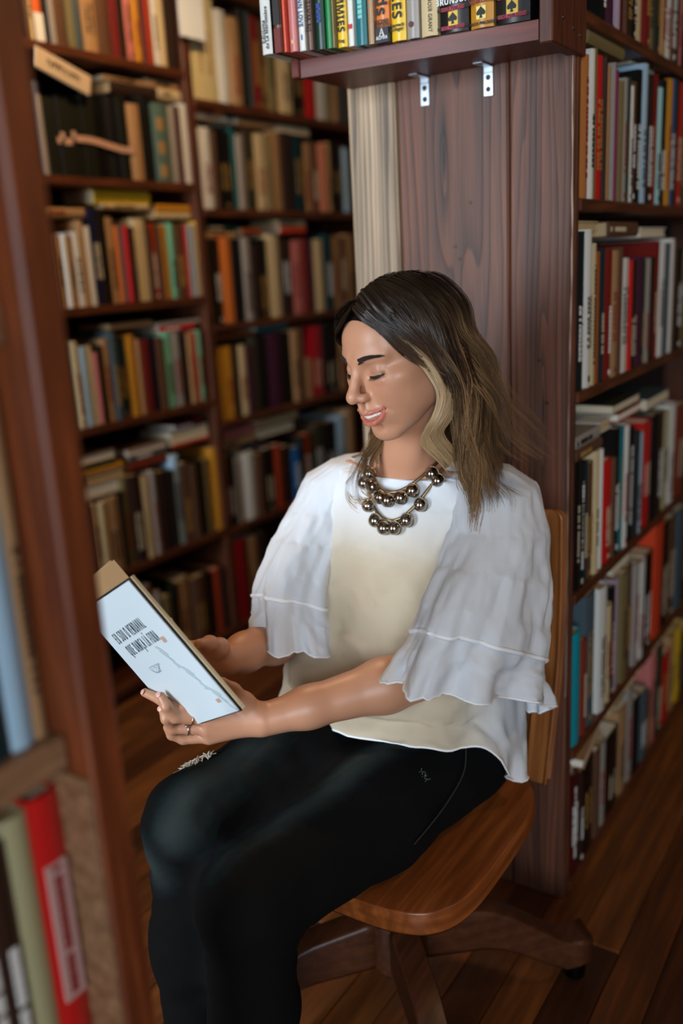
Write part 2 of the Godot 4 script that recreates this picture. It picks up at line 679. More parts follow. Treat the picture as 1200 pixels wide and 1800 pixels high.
func build_cases() -> void:
	var dark := wood("case_dark", Color(.22, .105, .045), Color(.44, .225, .105), 0, .42, 11)
	var dark_v := wood("case_dark_v", Color(.21, .10, .045), Color(.42, .215, .10), 1, .42, 12)
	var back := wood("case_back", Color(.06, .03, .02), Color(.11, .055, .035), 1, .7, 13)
	# right bookcase, its end closed by three broad boards that face the reader
	var r := thing("bookcase", "tall brown double-sided bookcase whose plank end stands behind the seated reader", "bookcase")
	put("upright", box(Vector3(1.700, 0, -.806), Vector3(1.7135, 2.6, -.583), .002), dark_v, r)
	put("upright", box(Vector3(3.30, 0, -1.055), Vector3(3.33, 2.6, -.576), .002), dark_v, r)
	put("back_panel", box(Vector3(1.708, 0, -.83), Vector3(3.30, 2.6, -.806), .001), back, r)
	for y in [1.804, 1.492, 1.136, .718, .36, .03, 2.16, 2.55]:
		put("shelf", box(Vector3(1.7135, y - .022, -.806), Vector3(3.30, y, -.578), .002), dark, r)
		put("shelf", box(Vector3(1.7135, y - .022, -1.05), Vector3(3.30, y, -.83), .002), dark, r)
	put("plinth", box(Vector3(1.7135, 0, -.60), Vector3(3.30, .008, -.585), .001), dark, r)
	var t1 := grain_tex(5, 9.0, 1.6, [Vector3(.45, 2.9, .05)])
	var t2 := grain_tex(17, 8.0, 2.2, [Vector3(.42, 1.55, .05), Vector3(.62, 2.05, .035), Vector3(.35, 2.35, .045), Vector3(.5, .6, .05)])
	var t3 := grain_tex(29, 10.0, 1.9, [Vector3(.55, 2.3, .04), Vector3(.7, .9, .05)])
	var p1 := put("plank", plank_uv(box(Vector3(1.686, 0, -1.056), Vector3(1.708, 2.6, -.9480), .004)), board_mat("lit_board", Color(.84, .72, .58), t1), r)  # left board tinted paler to carry the window light it catches
	var p2 := put("plank", plank_uv(box(Vector3(1.689, 0, -.9425), Vector3(1.708, 2.6, -.7110), .0035)), board_mat("board_b", Color(.46, .275, .185), t2), r)
	var p3 := put("plank", plank_uv(box(Vector3(1.686, 0, -.7075), Vector3(1.708, 2.6, -.586), .005)), board_mat("board_c", Color(.45, .265, .18), t3), r)
	var worn := plain("worn_edge", Color(.66, .56, .50), .7)
	var e := PackedVector3Array()
	for k in 60:
		e.append(Vector3(1.6872 + rng.randf_range(-.0004, .0004), .5 + k * .0345, -.5875 + .0012 * sin(k * .31) + rng.randf_range(-.0006, .0006)))
	var er := PackedFloat32Array()
	for k in 60:
		er.append(rng.randf_range(.0004, .0022) * (1.0 if k > 20 else .5))
	put("worn_edge", tube(e, er, 5), worn, p3)
	var nail := metal("nail", Color(.30, .26, .22), .55)
	for q in [Vector3(1.6888, 1.42, -.823), Vector3(1.6888, 1.396, -.815), Vector3(1.6858, 1.118, -.632), Vector3(1.6888, 1.50, -.79), Vector3(1.6858, 1.20, -.648)]:
		var c := CylinderMesh.new()
		c.top_radius = .0038
		c.bottom_radius = .0038
		c.height = .003
		c.radial_segments = 12
		var nl := put("nail", c, nail, r, q)
		nl.rotation.z = PI / 2
	# rear bookcases, two bays that share an upright
	for k in 2:
		var x0: float = [1.74, 2.545][k]
		var x1: float = [2.505, 3.68][k]
		var b := thing("bookcase", ["dark brown bookcase bay at the rear, left of the shared upright", "dark brown bookcase bay at the rear, right of the shared upright"][k], "bookcase", Vector3.ZERO, "rear bookcases along the back wall")
		if k == 0:
			put("upright", box(Vector3(1.70, 0, -2.50), Vector3(1.74, 2.75, -2.200), .003), dark_v, b)
		put("upright", box(Vector3(x1, 0, -2.50), Vector3(x1 + .04, 2.75, -2.200), .003), dark_v, b)
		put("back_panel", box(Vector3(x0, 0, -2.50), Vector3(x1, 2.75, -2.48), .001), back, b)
		for y in [[2.045, 1.69, 1.315, .95, .46, .06, 2.42, 2.74], [1.966, 1.61, 1.21, .86, .45, .06, 2.34, 2.74]][k]:
			put("shelf", box(Vector3(x0, y - .026, -2.48), Vector3(x1, y, -2.199), .002), dark, b)
		put("plinth", box(Vector3(x0, 0, -2.24), Vector3(x1, .034, -2.22), .001), dark, b)
	# near bookcase at the left edge of the picture
	var n := thing("bookcase", "near brown bookcase whose upright crosses the left edge, blurred", "bookcase")
	var near_v := wood("case_near_v", Color(.33, .145, .055), Color(.54, .27, .12), 1, .5, 14)
	var pale := wood("case_near_h", Color(.42, .29, .19), Color(.62, .47, .34), 0, .5, 15)
	put("upright", box(Vector3(.474, 0, -.86), Vector3(.512, 2.6, -.60), .003), near_v, n)
	put("upright", box(Vector3(-.55, 0, -.86), Vector3(-.512, 2.6, -.60), .003), near_v, n)
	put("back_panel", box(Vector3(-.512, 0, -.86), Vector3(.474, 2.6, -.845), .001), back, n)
	put("lit_inner_face", box(Vector3(.4695, .034, -.845), Vector3(.474, .965, -.602), .001), pale, n)  # added pale board, stands for window light on the upright's inner face
	for y in [.30, .645, 1.003, 1.385, 1.76, 2.15, 2.59]:
		put("shelf", box(Vector3(-.512, y - .034, -.845), Vector3(.474, y, -.628), .003), pale, n)

func near_books() -> void:
	# right to left from the upright, on the two shelves that the picture catches
	var up := [["tan", .013, .315, "tan book with uneven page edges beside the near upright, upper shelf"], ["pale_blue", .026, .345, "tall pale blue book near the left edge, upper shelf of the near bookcase"], ["dark_teal", .030, .28, "dark teal book left of the pale blue one in the near bookcase"], ["orange_red", .034, .25, "orange-red book at the left edge, upper shelf of the near bookcase"], ["brown", .03, .27, "brown book left of the orange-red one in the near bookcase"]]
	var low := [["red", .034, .305, "thick red book with white title panel in the near bookcase"], ["pale_olive", .026, .30, "grey-green book left of the thick red book in the near bookcase"], ["dark_brown", .022, .285, "dark brown book second left of the thick red book, near bookcase"], ["brown", .020, .29, "brown book third left of the thick red book, near bookcase"], ["dark_teal", .030, .28, "dark teal book fourth left of the thick red book, near bookcase"], ["tan", .03, .27, "tan book fifth left of the thick red book, near bookcase"]]
	for s in 2:
		var x := .4690
		for q in [up, low][s]:
			x -= q[1] + .0006
			var o := thing("book", q[3], "book", Vector3(x, [1.003, .645][s], -.640 - rng.randf_range(0, .004)), "books in the near bookcase")
			fill_book(o, q[0], q[1], q[2], .18, true, q[0] != "red" and q[0] != "pale_blue")
			if q[0] == "red":
				put("title_panel", box(Vector3(.006, .085, -.004), Vector3(.029, .235, .0008), .0004), plain("panel_white", Color(.70, .55, .52), .6), o)
				var band := dashes(.034, .305, .30, .76, 1, .0)
				put("lettering", band, plain("ink_red", Color(.50, .10, .08), .6), o, Vector3(0, 0, .0008))

# ---------------------------------------------------------------- flat books and small things on the rows
func flat_things() -> void:
	var g := "books lying flat on top of the rows"
	var z := -.592
	# right bookcase, second shelf: two old volumes
	var y := 1.492 + .268
	y = lay_flat("olive", 1.765, 1.985, y, .026, z + .006, "olive old book lying flat under a dark one, second shelf of right bookcase", g)
	lay_flat("dark_brown", 1.765, 1.975, y, .028, z + .006, "dark brown old book with green end lying topmost, second shelf of right bookcase", g)
	lay_flat("white", 2.12, 2.30, 1.492 + .285, .014, z - .02, "slim white book lying flat, second shelf of right bookcase", g)
	# third shelf
	y = lay_flat("cream", 1.752, 1.885, 1.136 + .300, .018, z - .01, "cream book lying at the left on top of third shelf row, right bookcase", g, true)
	lay_flat("brown", 1.905, 2.115, 1.136 + .287, .030, z + .008, "brown book with cream page ends lying on third shelf row, right bookcase", g)
	lay_flat("white", 2.20, 2.42, 1.136 + .285, .022, z - .01, "white book lying flat on the third shelf row, right bookcase", g, true)
	# fourth shelf
	y = lay_flat("brown", 1.740, 1.905, .718 + .272, .024, z + .004, "brown book lying lowest of the pair on fourth shelf row, right bookcase", g)
	lay_flat("grey", 1.740, 1.895, y, .026, z + .002, "grey book lying topmost of the pair on fourth shelf row, right bookcase", g)
	lay_flat("white", 1.915, 1.995, .718 + .300, .022, z - .005, "small white book lying on fourth shelf row beside the grey pair", g, true)
	y = lay_flat("rust", 2.05, 2.24, .718 + .300, .020, z - .006, "rust book lying flat mid-row on the fourth shelf of right bookcase", g, true)
	y = lay_flat("dark_olive", 2.03, 2.25, y, .022, z - .012, "dark olive book lying on the rust one, fourth shelf of right bookcase", g, true)
	lay_flat("slate", 2.30, 2.52, .718 + .285, .03, z - .008, "slate book lying flat further along the fourth shelf, right bookcase", g, true)
	# fifth and bottom shelves
	lay_flat("white", 2.02, 2.16, .36 + .300, .020, z - .002, "white book lying flat on the fifth shelf row, right bookcase", g, true)
	lay_flat("tan", 1.765, 1.955, .03 + .262, .022, z + .010, "tan book lying flat on the bottom shelf row near the end boards", g, true, .12)
	lay_flat("cream", 1.99, 2.20, .03 + .285, .014, z + .010, "slim cream book lying flat on the bottom shelf row, right bookcase", g)
	lay_flat("cream", 2.24, 2.44, .03 + .290, .018, z + .010, "cream book lying flat right of the slim one, bottom shelf of right bookcase", g)
	# rear left bay, from the top down
	z = -2.225
	y = lay_flat("dark_brown", 2.19, 2.40, 1.69 + .258, .034, z, "dark book with pale print lying flat, second shelf of rear left bay", g)
	lay_flat("tan", 2.17, 2.39, y, .014, z - .005, "tan slim book lying topmost left, second shelf of rear left bay", g)
	y = lay_flat("cream", 2.395, 2.500, 1.69 + .262, .030, z + .006, "cream book with teal band lying lower right, second shelf of rear left bay", g)
	lay_flat("tan", 2.355, 2.495, y, .026, z, "tan book with teal band lying upper right, second shelf of rear left bay", g)
	y = lay_flat("tan", 1.86, 2.03, 1.315 + .262, .026, z, "tan book lying flat at the left, third shelf of rear left bay", g)
	y = lay_flat("cream", 2.10, 2.30, 1.315 + .290, .014, z, "slim cream book lying under a yellow one, third shelf of rear left bay", g)
	lay_flat("yellow", 2.07, 2.31, y, .040, z, "thick yellow and black book lying flat, third shelf of rear left bay", g)
	y = lay_flat("cream", 2.325, 2.50, 1.315 + .262, .018, z, "cream book lying flat at the right, third shelf of rear left bay", g)
	lay_flat("mustard", 2.335, 2.50, y, .026, z, "mustard book lying topmost at the right, third shelf of rear left bay", g)
	lay_flat("tan", 2.07, 2.26, .95 + .284, .018, z, "tan book lying flat mid-row, fourth shelf of rear left bay", g)
	y = lay_flat("red", 2.29, 2.47, .95 + .255, .018, z, "red book lying flat at the right, fourth shelf of rear left bay", g)
	lay_flat("grey", 2.29, 2.50, y, .016, z, "grey book lying on the red one, fourth shelf of rear left bay", g)
	y = lay_flat("tan", 1.865, 2.05, .46 + .258, .045, z, "thick tan book lying lowest in the left pile, fifth shelf of rear left bay", g, true)
	y = lay_flat("cream", 1.90, 2.06, y, .030, z, "cream book in the left pile, fifth shelf of rear left bay", g, true)
	y = lay_flat("mustard", 1.855, 2.06, y, .018, z, "mustard book in the left pile, fifth shelf of rear left bay", g)
	y = lay_flat("dark_green", 1.87, 2.03, y, .020, z, "dark green book in the left pile, fifth shelf of rear left bay", g)
	lay_flat("tan", 1.86, 2.03, y, .028, z, "tan book lying topmost in the left pile, fifth shelf of rear left bay", g, true)
	y = lay_flat("red_brown", 2.085, 2.26, .46 + .305, .034, z, "red-brown book lying in the middle pile, fifth shelf of rear left bay", g)
	y = lay_flat("slate", 2.09, 2.27, y, .020, z, "slate book lying in the middle pile, fifth shelf of rear left bay", g)
	lay_flat("tan", 2.08, 2.27, y, .022, z, "tan book lying topmost in the middle pile, fifth shelf of rear left bay", g, true)
	y = lay_flat("orange_red", 2.30, 2.49, .46 + .345, .014, z, "slim orange-red book lying in the right pile, fifth shelf of rear left bay", g)
	y = lay_flat("white", 2.29, 2.49, y, .044, z, "thick white book lying in the right pile, fifth shelf of rear left bay", g, true)
	lay_flat("dark_red", 2.32, 2.46, y, .020, z, "dark red book lying topmost in the right pile, fifth shelf of rear left bay", g)
	# rear right bay
	y = lay_flat("white", 2.57, 2.74, 1.61 + .302, .014, z, "slim white book lying under an orange one, second shelf of rear right bay", g)
	lay_flat("orange", 2.56, 2.72, y, .020, z, "orange book lying at the left end, second shelf of rear right bay", g)
	lay_flat("tan", 2.80, 3.02, 1.61 + .298, .022, z, "tan book lying mid-row, second shelf of rear right bay", g)
	y = lay_flat("cream", 3.04, 3.26, 1.61 + .292, .026, z, "cream book lying lower right, second shelf of rear right bay", g, true)
	y = lay_flat("tan", 2.56, 2.74, 1.21 + .300, .022, z, "tan book lying under a green one, third shelf of rear right bay", g)
	lay_flat("dark_green", 2.55, 2.74, y, .030, z, "green book lying at the left end, third shelf of rear right bay", g)
	lay_flat("orange_brown", 2.78, 2.90, 1.21 + .312, .026, z, "orange-brown book lying mid-row, third shelf of rear right bay", g)
	y = lay_flat("orange_red", 3.02, 3.19, 1.21 + .318, .026, z, "orange-red book lying at the right, third shelf of rear right bay", g)
	lay_flat("cream", 3.01, 3.19, y, .022, z, "cream book lying on the orange-red one, third shelf of rear right bay", g)
	lay_flat("orange_brown", 2.58, 2.80, .86 + .295, .014, z, "slim orange-brown book lying at the left, fourth shelf of rear right bay", g)
	lay_flat("teal", 2.82, 3.02, .86 + .300, .026, z, "teal book lying mid-row, fourth shelf of rear right bay", g)
	y = lay_flat("dark_teal", 2.57, 2.74, .45 + .276, .020, z, "dark teal book lying lowest at the left, fifth shelf of rear right bay", g)
	y = lay_flat("tan", 2.555, 2.76, y, .034, z, "tan book lying in the left pile, fifth shelf of rear right bay", g)
	lay_flat("pink", 2.555, 2.76, y, .034, z, "pink and red book lying topmost at the left, fifth shelf of rear right bay", g)
	y = lay_flat("black", 2.78, 3.02, .45 + .298, .040, z, "black book with white page ends, lower of two, fifth shelf of rear right bay", g, true)
	lay_flat("dark_olive", 2.78, 3.06, y, .034, z, "dark olive book lying topmost, fifth shelf of rear right bay", g, true)
	# a shelf card and a hanging paper tag
	var card := thing("shelf_card", "tilted cream card with dark lettering above the black books, rear left bay", "sign", Vector3(1.957, 1.967, -2.17))
	put("card", box(Vector3(-.112, -.027, -.003), Vector3(.112, .027, .003), .001), plain("card", Color(.78, .70, .60), .8), card)
	put("lettering", dashes_line(.13, .018), plain("ink_black", Color(.07, .06, .06), .6), card, Vector3(-.066, -.009, .0032))
	card.rotation = Vector3(.05, .12, -.22)
	var tagged := thing("paper_tag", "white paper tag pinned to the upright between the rear bays", "paper tag", Vector3(2.540, 2.225, -2.178))
	put("sheet", box(Vector3(-.062, -.082, -.001), Vector3(.062, .082, .001), .0008), plain("tag_paper", Color(.88, .90, .90), .8), tagged)
	put("pin", SphereMesh.new(), metal("pin", Color(.6, .6, .6), .3), tagged, Vector3(0, .072, .003)).scale = Vector3.ONE * .008
	# the hand printed across the spines of the black set
	var arm := begin()
	for k in 22:
		var t := k / 21.0
		var yy := .098 + .010 * sin(t * 5.0) + (.012 * sin(k * 1.9) if t < .22 else 0.0)
		box_into(arm, Vector3(1.935 + .295 * t, 1.69 + yy - .009, -2.2044), Vector3(1.935 + .295 * t + .0145, 1.69 + yy + .009, -2.2032))
	var hp := put("printed_hand", done(arm), plain("printed_hand", Color(.72, .56, .46), .6), self)
	tag(hp, "pale outstretched arm printed across the spines of the black set", "print")

func dashes_line(len: float, h: float) -> ArrayMesh:
	var st := begin()
	var x := 0.0
	while x < len:
		var w := rng.randf_range(.006, .012)
		var y := rng.randf_range(-.003, .003)
		box_into(st, Vector3(x, y, 0), Vector3(x + w * .35, y + h, .0006))
		box_into(st, Vector3(x, y + h * rng.randf_range(.2, .8), 0), Vector3(x + w, y + h * .95, .0006))
		x += w + .004
	return done(st)

# ---------------------------------------------------------------- the shelf above the reader
const SHELF_A := Vector3(1.512, 1.735, -1.045)
const SHELF_B := Vector3(1.558, 1.735, -.602)

func words(text: String, size: float, parent: Node3D, called: String, mat: Material, at: Vector3, roll: float, serif := false, bold := true, squash := 1.0, gap := 0) -> void:
	var tm := TextMesh.new()
	tm.text = text
	var f := SystemFont.new()
	f.font_names = PackedStringArray(["Droid Serif" if serif else "Droid Sans"])
	f.font_weight = 700 if bold else 400
	if gap > 0:
		var fv := FontVariation.new()
		fv.base_font = f
		fv.spacing_glyph = gap
		tm.font = fv
	else:
		tm.font = f
	tm.font_size = 64
	tm.pixel_size = size / 46.0
	tm.depth = .0006
	tm.curve_step = 2.0
	var o := put(called, tm, mat, parent, at)
	o.transform = Transform3D(Basis(Vector3.BACK, roll) * Basis.from_scale(Vector3(squash, 1, 1)), at)

func spade(size: float) -> ArrayMesh:
	var out := PackedVector2Array()
	for k in 41:
		var t := k / 40.0 * PI
		var x := .5 * pow(sin(t), .85) * (1.0 - .0 * t)
		var y := .55 * cos(t) if t < .0 else lerpf(.62, -.22, k / 40.0)
		# heart turned over: narrow at the top, two round lobes below
		var lobes := sqrt(maxf(0.0, .0676 - pow(y + .02, 2.0))) + .22 if y < .02 else 0.0
		x = lerpf(.0, .48, smoothstep(.62, .0, y)) if y > .02 else lobes
		out.append(Vector2(x, y))
	out.append_array([Vector2(.10, -.20), Vector2(.18, -.48)])
	var poly := PackedVector2Array()
	for p in out:
		poly.append(p * size)
	for k in range(out.size() - 1, -1, -1):
		if out[k].x > .001:
			poly.append(Vector2(-out[k].x, out[k].y) * size)
	var st := begin()
	var tri := Geometry2D.triangulate_polygon(poly)
	for k in range(0, tri.size(), 3):
		for q in [0, 1, 2]:
			st.add_vertex(Vector3(poly[tri[k + q]].x, poly[tri[k + q]].y, 0))
	return done(st)

func top_shelf() -> void:
	var red := wood("shelf_red", Color(.28, .085, .036), Color(.46, .17, .08), 2, .45, 21)
	var endw := wood("shelf_end", Color(.24, .11, .06), Color(.42, .21, .125), 1, .5, 22, 14.0)
	var s := thing("wall_shelf", "reddish wooden shelf bracketed to the plank end above the reader", "shelf")
	var st := begin()
	var a := SHELF_A
	var b := SHELF_B
	var top := .030
	var p := [Vector3(a.x, a.y, a.z), Vector3(b.x, b.y, b.z), Vector3(1.686, a.y, b.z), Vector3(1.686, a.y, a.z)]
	var u := []
	for q in p:
		u.append(q + Vector3(0, top, 0))
	quad(st, p[0], p[1], p[2], p[3])
	quad(st, u[3], u[2], u[1], u[0])
	for k in 4:
		quad(st, p[(k + 1) % 4], p[k], u[k], u[(k + 1) % 4])
	put("board", done(st), red, s)
	put("end_board", box(Vector3(1.556, 1.728, -.601), Vector3(1.722, 2.15, -.577), .0025), endw, s)
	put("front_lip", box(Vector3(1.506, 1.735, -1.062), Vector3(1.530, 1.768, -1.045), .002), red, s)
	var steel := metal("screw", Color(.55, .52, .48), .35)
	for q in [Vector3(1.605, 1.772, -.5765), Vector3(1.655, 1.764, -.5765), Vector3(1.690, 1.758, -.5765)]:
		var c := CylinderMesh.new()
		c.top_radius = .0035
		c.bottom_radius = .0035
		c.height = .002
		c.radial_segments = 12
		put("screw", c, steel, s, q).rotation.x = PI / 2
	# two angle brackets
	var zinc := metal("zinc", Color(.72, .76, .80), .38)
	var hole := plain("hole", Color(.03, .03, .03), .6)
	for k in 2:
		var z: float = [-.8795, -.7480][k]
		var o := thing("angle_bracket", ["zinc angle bracket under the shelf, nearer its left end", "zinc angle bracket under the shelf, nearer its right end"][k], "bracket", Vector3(1.689, 1.735, z), "brackets under the shelf")
		var m := begin()
		box_into(m, Vector3(-.003, -.052, -.0095), Vector3(0, -.012, .0095), .001)
		box_into(m, Vector3(-.050, -.003, -.0095), Vector3(0, 0, .0095), .001)
		box_into(m, Vector3(-.003, -.012, -.0095), Vector3(0, 0, .0095), .001)
		put("plate", done(m), zinc, o)
		for y in [-.020, -.040]:
			var c := CylinderMesh.new()
			c.top_radius = .0044
			c.bottom_radius = .0050
			c.height = .002
			c.radial_segments = 14
			put("screw", c, hole, o, Vector3(-.0036, y, 0)).rotation.z = PI / 2
	# the books: cover, where each spine starts and ends along the shelf (z), how far it juts out, and its height
	var white := plain("ink_white", Color(.84, .84, .82), .6)
	var black := plain("ink_black", Color(.07, .06, .06), .6)
	var g := "books on the shelf above the reader"
	var L := [
		[-1.069, -1.047, 1.429, "white", "white photography book at the left end of the shelf above the reader"],
		[-1.046, -1.029, 1.436, "brown", "brown picture-covered book second from the left on the upper shelf"],
		[-1.028, -1.022, 1.440, "orange_red", "slim orange-red book beside a pink one on the shelf above the reader"],
		[-1.021, -1.006, 1.448, "pink", "rose-red book on the shelf above the reader"],
		[-1.005, -.9925, 1.455, "white", "white book with blue lettering right of the rose-red one"],
		[-.992, -.980, 1.460, "brown", "brown book with dark lettering right of the blue-lettered white one"],
		[-.979, -.9605, 1.468, "dark_green", "dark green book with blue title on the shelf above the reader"],
		[-.960, -.949, 1.474, "green", "bright green glossy book on the shelf above the reader"],
		[-.9485, -.944, 1.476, "olive", "slim olive book between the bright green and yellow ones, upper shelf"],
		[-.9435, -.9245, 1.484, "yellow", "yellow book with capital lettering right of the bright green one"],
		[-.924, -.9135, 1.490, "white", "white book with small red square on its spine, upper shelf"],
		[-.913, -.892, 1.497, "teal", "teal glossy book on the shelf above the reader"],
		[-.8915, -.8805, 1.503, "tan", "slim tan book between teal and orange ones, upper shelf"],
		[-.880, -.8545, 1.510, "orange", "orange second-edition book with navy foot, shelf above the reader"],
		[-.854, -.8255, 1.516, "yellow", "yellow book right of the orange second-edition one, upper shelf"],
		[-.825, -.802, 1.520, "grey", "grey book with small round emblem, upper shelf"],
		[-.801, -.770, 1.526, "cream", "cream book with thin upright black lettering, upper shelf"],
		[-.7685, -.7165, 1.532, "black", "thick black spade-printed book left of the gold one, upper shelf"],
		[-.7155, -.674, 1.540, "mustard", "gold spade-printed book between two black ones, upper shelf"],
		[-.673, -.613, 1.546, "black", "thick black spade-printed book beside the shelf's end board"]]
	var hs := [.27, .26, .25, .24, .235, .235, .25, .245, .24, .235, .24, .235, .24, .24, .235, .225, .23, .235, .235, .235]
	for i in L.size():
		var q: Array = L[i]
		var w: float = q[1] - q[0] - .0006
		var y := 1.7655
		var o := thing("book", q[4], "book", Vector3(q[2], y, q[0] + .0003), g)
		o.rotation.y = -PI / 2          # spine faces along -x, thickness runs along +z
		fill_book(o, q[3], w, hs[i], .150, i != 0 and i != 16, false)
		if i == 0:
			put("back_cover", box(Vector3(w - .0015, 0, -.15), Vector3(w, hs[i], -.004), .0003), plain("back_black", Color(.04, .035, .03), .5), o)
			words("Éditions", .0065, o, "lettering", black, Vector3(w * .36, .036, .0012), PI / 2, true)
			words("de La Martinière", .0058, o, "lettering", black, Vector3(w * .66, .042, .0012), PI / 2, true)
		elif i == 1:
			put("picture", box(Vector3(.001, .045, -.003), Vector3(w - .001, .13, .0006), .0003), plain("picture_dark", Color(.10, .055, .04), .5), o)
			put("picture", box(Vector3(.001, .0, -.003), Vector3(w - .001, .040, .0005), .0003), plain("picture_red", Color(.40, .10, .07), .5), o)
		elif i == 3:
			put("emblem", box(Vector3(w * .30, .013, -.003), Vector3(w * .68, .019, .0006), .0003), plain("pale_emblem", Color(.82, .66, .50), .6), o)
		elif i == 4:
			words("ANN LOVE", .0085, o, "lettering", plain("ink_blue", Color(.22, .36, .52), .6), Vector3(w * .5, .064, .0012), -PI / 2, false, true, .9)
			put("emblem", box(Vector3(w * .30, .016, -.003), Vector3(w * .72, .027, .0006), .002), plain("blue_emblem", Color(.12, .36, .58), .5), o)
		elif i == 5:
			words("IN WATER", .0095, o, "lettering", black, Vector3(w * .5, .058, .0014), PI / 2, false, false)
		elif i == 6:
			put("lettering", dashes(w, hs[i], .17, .33, 1, .004), plain("ink_deep_blue", Color(.07, .20, .50), .5), o)
		elif i == 9:
			words("MMIES", .0135, o, "lettering", black, Vector3(w * .5, .054, .0014), -PI / 2)
			words("Eng", .0050, o, "lettering", black, Vector3(w * .5, .0095, .0014), 0.0)
		elif i == 10:
			put("red_square", box(Vector3(w * .10, .0275, -.003), Vector3(w * .85, .035, .0006), .0003), plain("red_square", Color(.72, .06, .10), .5), o)
			put("lettering", dashes(w, hs[i], .45, .8, 1, .002), plain("ink_red", Color(.50, .10, .08), .6), o)
		elif i == 11:
			put("lettering", dashes(w, hs[i], .18, .42, 1, .004), plain("ink_mint", Color(.45, .72, .68), .5), o)
			put("lettering", dashes(w, hs[i], .44, .62, 2, .004), plain("ink_pink", Color(.60, .14, .26), .5), o)
		elif i == 13:
			put("navy_foot", box(Vector3(-.0004, 0, -.02), Vector3(w + .0004, .0245, .0008), .0003), plain("navy_foot", Color(.03, .07, .13), .4), o)
			words("ds", .021, o, "lettering", black, Vector3(w * .5, .058, .0015), -PI / 2)
			words("SECOND", .0058, o, "lettering", black, Vector3(w * .5, .0335, .0015), 0.0, false, true, .92)
			words("EDITION", .0058, o, "lettering", black, Vector3(w * .5, .0278, .0015), 0.0, false, true, .92)
			words("A", .0120, o, "lettering", white, Vector3(w * .5, .0162, .0020), 0.0, true, false)
			words("ALPHA", .0052, o, "lettering", white, Vector3(w * .5, .0078, .0020), 0.0)
		elif i == 14:
			words("IES", .018, o, "lettering", black, Vector3(w * .48, .052, .0015), -PI / 2)
			words("Harroch", .0052, o, "lettering", black, Vector3(w * .48, .0240, .0015), 0.0)
			words("Krieger", .0052, o, "lettering", black, Vector3(w * .48, .0178, .0015), 0.0)
		elif i == 15:
			var dot := CylinderMesh.new()
			dot.top_radius = .0048
			dot.bottom_radius = .0048
			dot.height = .001
			put("emblem", dot, plain("emblem_maroon", Color(.28, .04, .08), .5), o, Vector3(w * .42, .022, .0008)).rotation.x = PI / 2
		elif i == 16:
			words("NOIR GRANT", .0066, o, "lettering", black, Vector3(w * .62, .032, .0014), -PI / 2, false, false)
		elif i >= 17:
			var gold := i == 18
			var up: float = [.0, .002, .003][i - 17]
			var wine := plain("poker_red", Color(.68, .09, .20), .5)
			if not gold:
				put("emblem_panel", box(Vector3(w * .34, .0098 + up, -.002), Vector3(w * .68, .0318 + up, .0008), .0003), plain("poker_gold", Color(.80, .66, .20), .5), o)
				for yy in [.0045 + up, .0330 + up]:
					put("red_band", box(Vector3(w * .08, yy, -.002), Vector3(w * .92, yy + .0060, .0008), .0003), wine, o)
				words("CARDOZA PUBLISHING", .0034, o, "lettering", black, Vector3(w * .5, .0358 + up, .0012), 0.0, false, true, .95)
				words("BOOKS PUBLISHING", .0034, o, "lettering", black, Vector3(w * .5, .0073 + up, .0012), 0.0, false, true, .95)
				if i == 17:
					words("BRUNSON", .0098, o, "lettering", white, Vector3(w * .5, .0475, .0014), 0.0, false, true, .98)
			else:
				put("emblem_panel", box(Vector3(w * .29, .0130, -.002), Vector3(w * .71, .0328, .0008), .0003), plain("poker_pale", Color(.88, .80, .42), .5), o)
				words("NEGREANU", .0085, o, "lettering", plain("ink_wine", Color(.45, .04, .08), .5), Vector3(w * .5, .0412, .0014), 0.0, false, true, .72)
				words("CARDOZA PUBLISHING", .0042, o, "lettering", black, Vector3(w * .5, .0065, .0012), 0.0, false, true, .78)
			put("spade", spade(.0170), black, o, Vector3(w * .5, .0205 + up, .0012))

